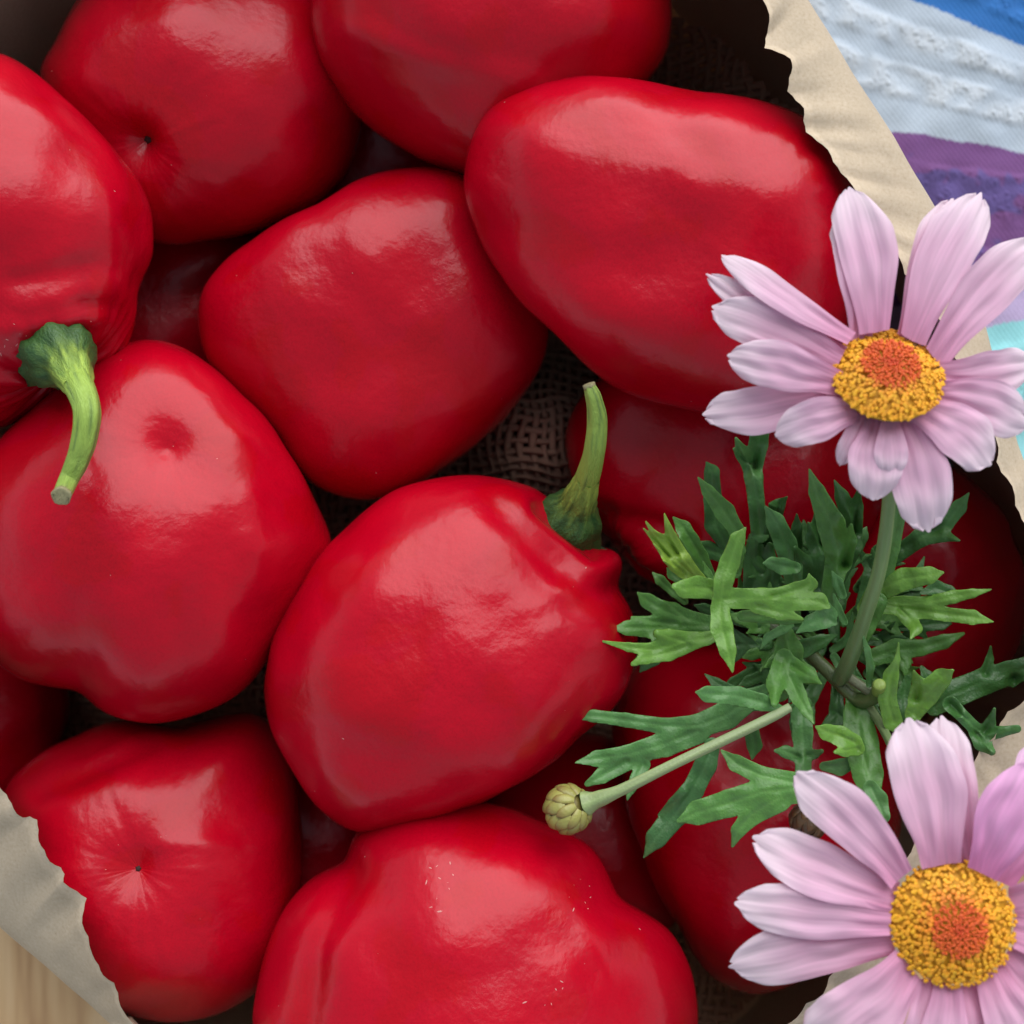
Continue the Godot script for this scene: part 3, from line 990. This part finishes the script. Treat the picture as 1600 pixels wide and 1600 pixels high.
func flower(sprig: Node3D, cx: float, cy: float, h: float, r_px: float, tilt: Vector3, centre: Vector2, centre_r: float, petals: Array, label: String) -> void:
	var c := at(cx, cy, h)
	var k := LENS * (CAM_Y - h) / 800.0
	var r := r_px * k
	var up := tilt.normalized()
	var s1 := up.cross(Vector3(0, 0, 1)).normalized()
	var basis := Basis(s1, up, s1.cross(up))
	var dome := func(f): return r * 0.30 * (1.0 - f * f) 
	# the cushion below the florets, and the green cup under it
	var g := PackedVector3Array()
	var cols := PackedColorArray()
	for v in 14:
		var prof := Vector2.ZERO
		if v < 8:
			prof = Vector2(r * 0.98 * sin(PI * 0.5 * v / 7.0), 0)
			prof.y = dome.call(prof.x / r) - r * 0.08
		else:
			var f := (v - 8) / 5.0
			prof = Vector2(r * lerpf(0.86, 0.22, f * f), -r * (0.14 + 0.5 * f))
		for u in 33:
			var a := TAU * u / 32
			g.append(c + basis * Vector3(cos(a) * prof.x, prof.y, sin(a) * prof.x))
			cols.append(Color(0.72, 0.38, 0.014) if v < 9 else Color(0.10, 0.17, 0.06))
	var head := part("flower_head", grid(g, 33, 14, true, false, cols), M.floret, sprig, label)
	var off := at(centre.x, centre.y, h) - c
	var mid := c + basis * Vector3(off.dot(basis.x), 0, off.dot(basis.z))
	var fl := part("florets", granules(c, basis, r * 0.38, r * 1.02, 860, r * 0.036, dome, Color(0.74, 0.36, 0.012), 0.16, 0.7, Color(0.70, 0.20, 0.012)), M.floret, head)
	fl.set_meta("kind", "stuff")
	var cr := centre_r * k
	var inner := func(f): return r * 0.31 - r * 0.05 * f * f
	var bu := part("closed_florets", granules(mid, basis, 0.0, cr, 400, cr * 0.058, inner, Color(0.60, 0.095, 0.013), 0.14, 1.25, Color(0.56, 0.06, 0.012)), M.floret, head)
	bu.set_meta("kind", "stuff")
	for p in petals:
		# [base x, y, base rise mm, tip x, y, tip rise mm, half width, options]
		var b := at(p[0], p[1], h + p[2] * 0.001)
		var t := at(p[3], p[4], h + p[5] * 0.001)
		petal(head, b, t, p[6], p[7] if p.size() > 7 else {})

# ---------------------------------------------------------------- leaves
# a lobed leaf: strokes of [x, y, half width] from lobe tip to root, heights h_tip to h_root; the blade is their smooth union, thin towards its border, with a sunk midrib
func leaf(sprig: Node3D, o: Vector2, strokes: Array, h_tip: float, h_root: float, tone: Color) -> void:
	var seg := []
	var lo := Vector2(1e9, 1e9)
	var hi := -lo
	for s in strokes:
		var total := 0.0
		for i in s.size() - 1:
			total += Vector2(s[i][0], s[i][1]).distance_to(Vector2(s[i + 1][0], s[i + 1][1]))
		var run := 0.0
		for i in s.size() - 1:
			var a := Vector2(s[i][0], s[i][1]) * 0.25 + o
			var b := Vector2(s[i + 1][0], s[i + 1][1]) * 0.25 + o
			var f0 := run / total
			run += a.distance_to(b) * 4.0
			var f1 := run / total
			var ra: float = s[i][2] * 0.28 + 0.3
			var rb: float = s[i + 1][2] * 0.28 + 0.3
			seg.append([a, b, ra, rb, lerpf(h_tip, h_root, f0), lerpf(h_tip, h_root, f1)])
			lo = lo.min(a - Vector2(ra, ra)).min(b - Vector2(rb, rb))
			hi = hi.max(a + Vector2(ra, ra)).max(b + Vector2(rb, rb))
	var step := 2.4
	lo -= Vector2(4, 4)
	hi += Vector2(4, 4)
	var nx := int((hi.x - lo.x) / step) + 2
	var ny := int((hi.y - lo.y) / step) + 2
	var fld := PackedFloat32Array()
	var hgt := PackedFloat32Array()
	var rib := PackedFloat32Array()
	fld.resize(nx * ny); hgt.resize(nx * ny); rib.resize(nx * ny)
	var sd := rng.randf() * 50.0
	for j in ny:
		for i in nx:
			var p := lo + Vector2(i, j) * step
			var f := 1e9
			var hs := 0.0
			var ws := 0.0
			var near := 1e9
			for s in seg:
				var a: Vector2 = s[0]
				var ab: Vector2 = s[1] - a
				var t := clampf((p - a).dot(ab) / ab.length_squared(), 0, 1)
				var dc := p.distance_to(a + ab * t)
				var d: float = dc - lerpf(s[2], s[3], t)
				if d > 40.0:
					continue
				var e := maxf(0.0, 3.5 - absf(f - d)) / 3.5
				f = minf(f, d) - e * e * 3.5 * 0.25
				near = minf(near, dc)
				var w := 1.0 / pow(maxf(dc, 0.0) + 3.0, 2.0)
				hs += w * lerpf(s[4], s[5], t)
				ws += w
			var q := j * nx + i
			fld[q] = f
			rib[q] = near
			hgt[q] = hs / ws if ws > 0.0 else h_root
	var st := SurfaceTool.new()
	st.begin(Mesh.PRIMITIVE_TRIANGLES)
	var put := func(p: Vector2, h: float, f: float, nr: float, top: bool):
		var thin := clampf(-f / 4.0, 0, 1)
		var y := h + noise.get_noise_2d(p.x * 0.02 + sd, p.y * 0.02) * 0.0007
		y += 0.00005 * minf(nr, 5.0)
		y += (0.00016 if top else -0.00026) * thin
		var edge := 1.0 - clampf(-f / 3.0, 0, 1)
		var vein: float = exp(-nr * nr / 4.0)
		var g := 1.0 + 0.13 * noise.get_noise_2d(p.x * 0.05 + sd, p.y * 0.05) + 0.10 * noise.get_noise_2d(p.x * 0.4, p.y * 0.4)
		var c := Color(tone.r * g, tone.g * g, tone.b * g).lerp(Color(tone.r * 1.6 + 0.02, tone.g * 1.45 + 0.02, tone.b * 1.5 + 0.02), maxf(edge * 0.35, vein * 0.42))
		st.set_color(c)
		st.add_vertex(at(p.x, p.y, y))
	for j in ny - 1:
		for i in nx - 1:
			var cell := [j * nx + i, j * nx + i + 1, (j + 1) * nx + i + 1, (j + 1) * nx + i]
			var poly := []
			for k in 4:
				var a: int = cell[k]
				var b: int = cell[(k + 1) % 4]
				var pa := lo + Vector2(a % nx, a / nx) * step
				var pb := lo + Vector2(b % nx, b / nx) * step
				if fld[a] < 0.0:
					poly.append([pa, hgt[a], fld[a], rib[a]])
				if (fld[a] < 0.0) != (fld[b] < 0.0):
					var t := fld[a] / (fld[a] - fld[b])
					poly.append([pa.lerp(pb, t), lerpf(hgt[a], hgt[b], t), 0.0, lerpf(rib[a], rib[b], t)])
			for k in range(1, poly.size() - 1):
				for v in [poly[0], poly[k], poly[k + 1]]:
					put.call(v[0], v[1], v[2], v[3], true)
				for v in [poly[0], poly[k + 1], poly[k]]:
					put.call(v[0], v[1], v[2], v[3], false)
	st.generate_normals()
	part("leaf", st.commit(), M.leaf, sprig)

func green_stem(sprig: Node3D, called: String, path: Array, c0: Color, c1: Color) -> void:
	var pts := []
	var rad := []
	for q in path:
		pts.append(at(q[0], q[1], q[2]))
		rad.append(q[3] * LENS * (CAM_Y - q[2]) / 800.0)
	var col := func(f, a): 
		var s := 1.0 + 0.12 * noise.get_noise_3d(cos(a) * 3.0, sin(a) * 3.0, f * 6.0) + 0.08 * cos(5.0 * a)
		var c := c0.lerp(c1, f)
		return Color(c.r * s, c.g * s, c.b * s)
	part(called, tube(pts, rad, 20, 8, col, 5, 0.05), M.leaf, sprig)

func build_sprig() -> void:
	var sp := thing("daisy_sprig", "cut sprig of pink daisies with lobed green leaves lying on the peppers", "flower sprig", Vector3.ZERO)
	flower(sp, 1386, 585, 0.146, 87, Vector3(0.02, 0.84, -0.5), Vector2(1388, 580), 45, [
		[1330,530, 0, 1128,396, -5, 27, {"bend": -0.05, "roll": 0.3}],
		[1318,552, -1, 1102,428, -6, 24, {"bend": -0.03}],
		[1312,565, 0, 1112,478, -4, 41, {"bend": 0.02}],
		[1312,605, -2, 1097,648, -8, 39, {"bend": -0.06}],
		[1312,600, 0.5, 1136,556, -2, 38, {"bend": 0.03}],
		[1338,640, -0.5, 1212,680, 0, 36, {"bend": 0.05}],
		[1352,645, -1.5, 1312,727, -1, 18, {}],
		[1372,655, -1, 1366,780, 1.5, 44, {"bend": 0.04, "droop": 1.0}],
		[1390,655, 0.5, 1392,748, 2, 27, {"droop": 1.0}],
		[1408,650, -1, 1452,832, 0, 47, {"bend": -0.03, "droop": 1.0}],
		[1432,640, 0, 1552,724, 1, 45, {"bend": -0.06}],
		[1460,614, -0.5, 1612,664, -1, 42, {"bend": -0.05}],
		[1468,585, -1, 1620,568, -4, 36, {}],
		[1460,560, -1, 1632,372, -6, 44, {"bend": -0.06}],
		[1418,530, -2.5, 1490,308, -9, 38, {"bend": -0.03}],
		[1425,532, -1, 1535,298, -6, 46, {"bend": -0.05}],
		[1346,532, -2.5, 1316,330, -8, 34, {"bend": 0.02}],
		[1366,520, -1, 1326,290, -6, 46, {"bend": 0.04, "roll": -0.15}]], "pink daisy head with yellow rim and orange middle, above the foliage")
	flower(sp, 1488, 1442, 0.150, 96, Vector3(-0.03, 0.97, -0.12), Vector2(1492, 1450), 42, [
		[1408,1372, 0, 1243,1208, -2, 45, {"bend": 0.05}],
		[1398,1402, -1.5, 1176,1308, -5, 46, {"bend": -0.04, "roll": 0.25}],
		[1392,1440, 0, 1148,1410, -3, 43, {}],
		[1395,1468, -1.2, 1138,1512, -5, 49, {"bend": 0.04}],
		[1420,1508, 0, 1262,1640, 0, 64, {"bend": -0.03}],
		[1455,1530, -1, 1435,1690, -1, 46, {}],
		[1480,1540, 0, 1462,1720, 0, 44, {}],
		[1510,1538, -1, 1540,1720, -1, 48, {}],
		[1545,1520, 0, 1610,1700, 0, 50, {}],
		[1572,1490, -1, 1720,1610, -1, 52, {}],
		[1584,1455, 0, 1760,1480, -1, 50, {}],
		[1580,1410, -1, 1750,1350, -2, 52, {}],
		[1556,1375, -2.2, 1650,1150, -5, 56, {"tone": 0.85}],
		[1535,1365, 1, 1625,1190, 3, 52, {"tone": 0.8, "tip": 0.5, "bend": -0.06}],
		[1512,1352, -2, 1470,1118, -6, 44, {"bend": -0.04}],
		[1470,1352, 0, 1420,1122, -2, 58, {"bend": 0.02}]], "pink daisy head at the lower right, larger and cut by the picture edge")
	var s0 := Color(0.19, 0.31, 0.10)
	var s1 := Color(0.12, 0.20, 0.075)
	green_stem(sp, "flower_stem", [[1388,690,0.138,10.5], [1389,780,0.134,10.5], [1376,880,0.128,11], [1352,960,0.119,11.5], [1325,1035,0.107,13], [1312,1062,0.101,12]], s0, s1)
	green_stem(sp, "bud_stem", [[1234,1105,0.1135,7], [1190,1128,0.1145,8], [1060,1190,0.1155,8], [975,1232,0.1145,9], [935,1248,0.113,13], [915,1255,0.112,20]], Color(0.27, 0.36, 0.17), Color(0.25, 0.34, 0.13))
	green_stem(sp, "main_stem", [[1200,975,0.094,9], [1240,1000,0.096,10], [1290,1045,0.098,11], [1330,1085,0.1,11], [1350,1094,0.102,12], [1370,1086,0.105,12], [1374,1072,0.108,12]], Color(0.07, 0.10, 0.035), Color(0.11, 0.18, 0.05))
	green_stem(sp, "side_stem", [[1308,1044,0.101,7], [1340,1068,0.103,8], [1362,1082,0.104,8]], Color(0.16, 0.18, 0.10), Color(0.13, 0.17, 0.08))
	green_stem(sp, "lower_stem", [[1350,1095,0.100,8], [1375,1130,0.104,7], [1400,1180,0.112,7], [1450,1300,0.132,9], [1486,1430,0.141,10]], Color(0.18, 0.25, 0.10), s1)
	bud(sp, at(886, 1265, 0.1105), (at(870, 1278, 0.106) - at(935, 1245, 0.115)).normalized(), 0.0045, Color(0.30, 0.30, 0.075), "greenish yellow closed flower bud")
	bud(sp, at(1262, 1285, 0.098), Vector3(-0.3, 0.2, 0.6).normalized(), 0.0036, Color(0.10, 0.07, 0.04), "withered brown bud")
	# knob of a cut side shoot
	part("cut_shoot", tube([at(1371, 1082, 0.106), at(1373, 1074, 0.110), at(1374, 1070, 0.1125), at(1374, 1069, 0.113)], [0.0012, 0.0014, 0.0013, 0.0005], 14, 4, plain(Color(0.22, 0.33, 0.06))), M.leaf, sp)
	leaves(sp)

func bud(sp: Node3D, c: Vector3, dir: Vector3, r: float, col: Color, label: String) -> void:
	var s1 := dir.cross(Vector3.UP).normalized()
	var s2 := dir.cross(s1)
	var g := PackedVector3Array()
	var cols := PackedColorArray()
	for v in 15:
		var th := PI * v / 14.0
		for u in 25:
			var a := TAU * u / 24
			g.append(c - dir * cos(th) * r * 0.92 + (s1 * cos(a) + s2 * sin(a)) * sin(th) * r * 0.97)
			cols.append(Color(col.r * 0.5, col.g * 0.42, col.b * 0.4))
	var core := part("bud", grid(g, 25, 15, true, false, cols), M.leaf, sp, label)
	# overlapping scales in rows, each a small pointed shell with a brown border
	for row in 4:
		var n: int = [9, 9, 8, 6][row]
		for k in n:
			var a0 := TAU * (k + 0.5 * (row % 2)) / n + rng.randf_range(-0.08, 0.08)
			var rows := []
			for i in 8:
				var f := i / 7.0
				var th := lerpf([0.35, 0.75, 1.2, 1.65][row], [1.25, 1.75, 2.25, 2.75][row], f)
				var wide := 0.85 * pow(maxf(0.02, 1.0 - f * f), 0.6) * (TAU / n) * 0.62
				var r2 := PackedVector3Array()
				for j in 7:
					var u := j / 3.0 - 1.0
					var a := a0 + u * wide
					var rr := r * (1.02 + 0.035 * (3 - row) + 0.04 * f - 0.05 * u * u * (1.0 - f * 0.5))
					r2.append(c - dir * cos(th) * rr * 0.95 + (s1 * cos(a) + s2 * sin(a)) * sin(th) * rr)
				rows.append(r2)
			var tone := rng.randf_range(0.85, 1.12)
			var cc := func(f, u): return Color(col.r * tone, col.g * tone, col.b * tone).lerp(Color(0.16, 0.085, 0.03), smoothstep(0.35, 0.95, maxf(f * 0.95, absf(u) * 0.7)) * 0.85)
			part("bud_scale", sheet(rows, 0.0002, cc, false), M.leaf, core)

func leaves(sp: Node3D) -> void:
	var A := Vector2(920, 680)
	var B := Vector2(1200, 680)
	var C := Vector2(840, 1000)
	var D := Vector2(1200, 960)
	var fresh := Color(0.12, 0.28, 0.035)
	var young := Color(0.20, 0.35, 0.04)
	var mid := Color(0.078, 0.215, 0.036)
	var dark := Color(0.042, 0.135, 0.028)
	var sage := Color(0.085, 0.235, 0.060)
	# deep ones first
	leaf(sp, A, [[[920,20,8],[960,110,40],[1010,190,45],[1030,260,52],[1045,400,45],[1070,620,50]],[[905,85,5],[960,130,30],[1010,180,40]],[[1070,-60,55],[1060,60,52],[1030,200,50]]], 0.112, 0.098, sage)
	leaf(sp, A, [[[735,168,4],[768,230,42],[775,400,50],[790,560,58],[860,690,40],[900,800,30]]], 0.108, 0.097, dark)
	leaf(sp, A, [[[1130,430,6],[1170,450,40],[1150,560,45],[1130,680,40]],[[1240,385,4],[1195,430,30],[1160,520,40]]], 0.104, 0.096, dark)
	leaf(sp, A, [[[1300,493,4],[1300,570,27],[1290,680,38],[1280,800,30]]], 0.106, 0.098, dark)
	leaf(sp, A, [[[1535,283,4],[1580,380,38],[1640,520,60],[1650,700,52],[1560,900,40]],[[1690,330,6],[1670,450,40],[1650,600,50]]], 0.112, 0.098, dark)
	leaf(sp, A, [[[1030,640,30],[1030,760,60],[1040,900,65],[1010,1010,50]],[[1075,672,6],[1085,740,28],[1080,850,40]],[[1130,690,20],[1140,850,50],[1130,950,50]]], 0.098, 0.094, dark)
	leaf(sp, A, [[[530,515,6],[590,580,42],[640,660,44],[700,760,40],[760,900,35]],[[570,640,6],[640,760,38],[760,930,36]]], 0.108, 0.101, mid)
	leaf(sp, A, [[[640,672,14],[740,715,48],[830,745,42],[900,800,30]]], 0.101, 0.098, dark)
	leaf(sp, A, [[[400,860,5],[445,905,28],[530,985,22],[600,1040,20]]], 0.098, 0.097, mid)
	leaf(sp, A, [[[305,985,5],[365,1035,42],[480,1105,50],[600,1150,55],[740,1180,50]],[[270,1140,8],[400,1165,32],[550,1180,45]],[[145,1208,5],[240,1205,40],[400,1205,58],[560,1195,60],[740,1190,50]],[[400,1290,10],[470,1230,40],[600,1190,45]],[[470,1040,5],[530,1085,35],[620,1150,40]]], 0.104, 0.1, mid)
	leaf(sp, A, [[[85,1288,4],[250,1325,24],[400,1345,42],[560,1300,68],[740,1270,36],[820,1240,30]],[[430,1240,25],[500,1265,48],[600,1290,50]],[[275,1430,12],[350,1392,36],[500,1360,45],[620,1310,40]]], 0.108, 0.104, fresh)
	leaf(sp, A, [[[320,1480,4],[350,1440,25],[420,1410,25]]], 0.1, 0.1, dark)
	leaf(sp, A, [[[472,490,3],[515,640,33],[590,780,42],[690,910,36],[780,980,26]],[[355,540,4],[435,650,22],[560,800,36],[680,900,38]],[[340,580,3],[420,670,14],[500,760,22]],[[410,680,3],[480,760,20],[580,850,34]],[[470,785,3],[530,830,18],[600,870,28]],[[420,605,3],[500,660,24],[560,740,30]]], 0.114, 0.105, young)
	leaf(sp, A, [[[715,790,4],[745,860,17],[790,930,14]]], 0.106, 0.105, mid)
	leaf(sp, A, [[[490,830,4],[520,870,26],[600,920,30]]], 0.104, 0.104, mid)
	leaf(sp, A, [[[685,266,5],[745,350,34],[850,480,56],[920,590,42],[940,720,34],[920,860,30]]], 0.118, 0.103, mid)
	leaf(sp, A, [[[1105,450,8],[1165,540,52],[1230,680,62],[1270,830,58],[1290,980,40]]], 0.112, 0.099, sage)
	leaf(sp, A, [[[1370,545,4],[1420,640,58],[1465,780,60],[1460,960,50]],[[1415,478,5],[1430,560,35],[1450,680,45]],[[1290,700,10],[1340,800,50],[1400,920,50]]], 0.108, 0.098, dark)
	leaf(sp, A, [[[1090,800,4],[1145,800,34],[1215,820,46],[1290,830,34]]], 0.112, 0.106, sage)
	leaf(sp, A, [[[1378,213,4],[1425,350,45],[1515,560,78],[1560,750,72],[1520,950,55],[1480,1150,40]],[[1640,560,8],[1630,660,40],[1590,800,50]]], 0.122, 0.104, mid)
	leaf(sp, A, [[[1520,850,4],[1555,920,30],[1585,1000,24]]], 0.112, 0.109, sage)
	leaf(sp, A, [[[1530,995,6],[1555,1080,22],[1600,1170,18]]], 0.113, 0.108, sage)
	leaf(sp, A, [[[540,945,20],[600,960,52],[680,950,62],[750,960,55],[800,990,40]]], 0.116, 0.110, fresh)
	leaf(sp, A, [[[960,1130,30],[1090,1130,40],[1240,1140,40],[1330,1160,12]]], 0.108, 0.112, mid)
	leaf(sp, A, [[[978,580,6],[930,650,42],[880,800,55],[845,900,54],[825,1030,45]],[[1500,1075,10],[1440,1040,48],[1280,1030,60],[1080,1025,62],[920,1020,55],[825,1030,45]],[[1375,868,5],[1390,930,34],[1300,970,46],[1150,1010,42]],[[1335,1150,8],[1200,1110,40],[1050,1070,40]],[[900,1482,4],[870,1350,46],[830,1200,62],[820,1080,50],[825,1030,42]]], 0.120, 0.117, fresh)
	leaf(sp, A, [[[1298,1235,4],[1390,1175,46],[1480,1140,60],[1545,1180,8]],[[1490,1065,20],[1500,1120,45],[1480,1150,45]]], 0.117, 0.115, sage)
	leaf(sp, A, [[[1075,1335,4],[1120,1262,24],[1215,1212,26],[1270,1190,12]]], 0.108, 0.108, sage)
	leaf(sp, A, [[[1230,1250,50],[1250,1350,80],[1240,1480,75],[1190,1600,60]],[[1452,1555,4],[1370,1500,50],[1260,1430,60]],[[1100,1450,6],[1150,1420,30],[1220,1380,50]]], 0.106, 0.101, mid)
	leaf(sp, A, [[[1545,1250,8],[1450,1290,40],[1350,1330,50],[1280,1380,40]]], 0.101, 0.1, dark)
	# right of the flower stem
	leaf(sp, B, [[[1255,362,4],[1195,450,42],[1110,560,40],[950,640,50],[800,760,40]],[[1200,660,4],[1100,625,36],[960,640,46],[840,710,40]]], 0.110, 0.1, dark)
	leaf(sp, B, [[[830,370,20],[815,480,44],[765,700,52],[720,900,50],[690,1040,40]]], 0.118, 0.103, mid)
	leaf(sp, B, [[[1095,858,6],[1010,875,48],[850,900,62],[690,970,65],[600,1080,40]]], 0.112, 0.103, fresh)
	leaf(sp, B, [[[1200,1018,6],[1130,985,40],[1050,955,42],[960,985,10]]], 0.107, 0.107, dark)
	leaf(sp, B, [[[1396,965,3],[1280,988,24],[1160,1010,36],[1000,1045,36],[850,1060,48],[700,1060,50],[600,1110,36]],[[1410,1168,3],[1280,1138,40],[1100,1118,38],[930,1095,44],[720,1060,46]],[[890,1277,4],[925,1210,34],[880,1140,45],[820,1080,40]]], 0.110, 0.103, fresh)
	leaf(sp, B, [[[690,1040,50],[620,1200,45],[540,1350,40]]], 0.106, 0.1, mid)
	leaf(sp, B, [[[1222,1240,8],[1100,1290,40],[950,1330,45],[800,1340,60],[660,1390,50]],[[860,1500,10],[850,1420,40],[780,1370,50]]], 0.097, 0.096, mid)
	leaf(sp, B, [[[592,1255,7],[620,1340,17],[640,1450,22],[630,1560,16]]], 0.116, 0.106, sage)
	leaf(sp, B, [[[815,1298,4],[808,1400,14],[770,1500,42],[745,1650,50],[780,1790,55]]], 0.116, 0.106, fresh)
	leaf(sp, B, [[[910,1473,6],[940,1550,36],[930,1650,50]],[[1157,1468,6],[1085,1520,55],[985,1620,72],[910,1740,50]]], 0.115, 0.106, fresh)
	leaf(sp, D, [[[870,400,20],[850,500,40],[860,620,50]],[[960,330,10],[1000,400,40],[1000,520,60]]], 0.098, 0.098, dark)
	leaf(sp, D, [[[1760,290,20],[1640,330,64],[1500,370,68],[1350,420,74],[1150,500,80],[1040,580,50]],[[1392,200,5],[1385,280,22],[1360,370,36]],[[1600,400,6],[1540,400,50]]], 0.104, 0.1, dark)
	leaf(sp, D, [[[1415,590,8],[1388,680,30],[1345,750,46]],[[1558,715,22],[1450,735,30],[1340,760,42],[1240,660,34],[1140,560,44]],[[1210,640,6],[1280,700,28],[1330,760,36]],[[1400,860,20],[1340,800,50],[1300,740,40]]], 0.114, 0.108, dark)
	# below the stem's foot
	leaf(sp, D, [[[660,1180,40],[625,1000,85],[580,800,98],[560,620,80],[540,540,50]]], 0.110, 0.1, mid)
	leaf(sp, D, [[[300,702,6],[365,735,44],[450,760,55],[540,800,45]],[[420,860,10],[480,850,35],[560,840,40]]], 0.112, 0.108, fresh)
	leaf(sp, D, [[[285,682,4],[245,610,30],[190,510,46],[130,380,55],[100,270,50]],[[335,435,4],[250,385,42],[150,320,50]],[[40,560,20],[50,430,55],[90,300,55]]], 0.115, 0.106, mid)
	leaf(sp, D, [[[180,1090,40],[220,990,44],[222,880,46],[215,750,58],[210,620,60],[230,560,40]],[[48,852,10],[110,858,34],[190,890,34]],[[335,855,12],[290,875,24],[240,880,36]]], 0.104, 0.1, sage)
	leaf(sp, D, [[[350,950,26],[450,955,46],[560,915,30]]], 0.103, 0.104, sage)
	leaf(sp, D, [[[720,1260,40],[680,1160,60],[640,1080,40]]], 0.112, 0.11, sage)
	# left and lower left
	leaf(sp, C, [[[1045,213,3],[1115,268,28],[1210,310,24],[1300,340,20]]], 0.099, 0.1, dark)
	leaf(sp, C, [[[178,478,3],[350,475,34],[550,500,38],[800,540,45],[1000,540,66],[1180,470,78],[1330,370,60],[1420,310,30]],[[238,766,4],[370,742,44],[560,720,54],[800,650,70],[1000,570,72]],[[310,900,16],[400,850,42],[560,760,50]],[[560,1000,4],[580,930,28],[620,860,34],[660,780,40]]], 0.104, 0.102, sage)
	leaf(sp, C, [[[988,325,4],[1060,338,44],[1250,350,53],[1400,390,46],[1530,435,18]]], 0.117, 0.111, sage)
	leaf(sp, C, [[[664,1360,3],[740,1240,58],[870,1080,70],[970,940,60],[1050,780,62],[1090,660,45]],[[755,1092,4],[850,1020,30],[930,950,42]]], 0.098, 0.103, Color(0.06, 0.18, 0.05))
	leaf(sp, C, [[[1340,742,6],[1355,660,42],[1335,560,42]]], 0.1, 0.101, dark)
	leaf(sp, C, [[[885,1130,14],[1000,1080,68],[1200,1020,76],[1400,950,74],[1600,930,85]],[[1148,690,5],[1240,770,46],[1400,850,52],[1590,890,60]],[[1218,1288,8],[1255,1190,40],[1340,1090,60],[1500,990,80]]], 0.108, 0.112, Color(0.095, 0.26, 0.052))
	# the dense lower foliage round the stems' foot
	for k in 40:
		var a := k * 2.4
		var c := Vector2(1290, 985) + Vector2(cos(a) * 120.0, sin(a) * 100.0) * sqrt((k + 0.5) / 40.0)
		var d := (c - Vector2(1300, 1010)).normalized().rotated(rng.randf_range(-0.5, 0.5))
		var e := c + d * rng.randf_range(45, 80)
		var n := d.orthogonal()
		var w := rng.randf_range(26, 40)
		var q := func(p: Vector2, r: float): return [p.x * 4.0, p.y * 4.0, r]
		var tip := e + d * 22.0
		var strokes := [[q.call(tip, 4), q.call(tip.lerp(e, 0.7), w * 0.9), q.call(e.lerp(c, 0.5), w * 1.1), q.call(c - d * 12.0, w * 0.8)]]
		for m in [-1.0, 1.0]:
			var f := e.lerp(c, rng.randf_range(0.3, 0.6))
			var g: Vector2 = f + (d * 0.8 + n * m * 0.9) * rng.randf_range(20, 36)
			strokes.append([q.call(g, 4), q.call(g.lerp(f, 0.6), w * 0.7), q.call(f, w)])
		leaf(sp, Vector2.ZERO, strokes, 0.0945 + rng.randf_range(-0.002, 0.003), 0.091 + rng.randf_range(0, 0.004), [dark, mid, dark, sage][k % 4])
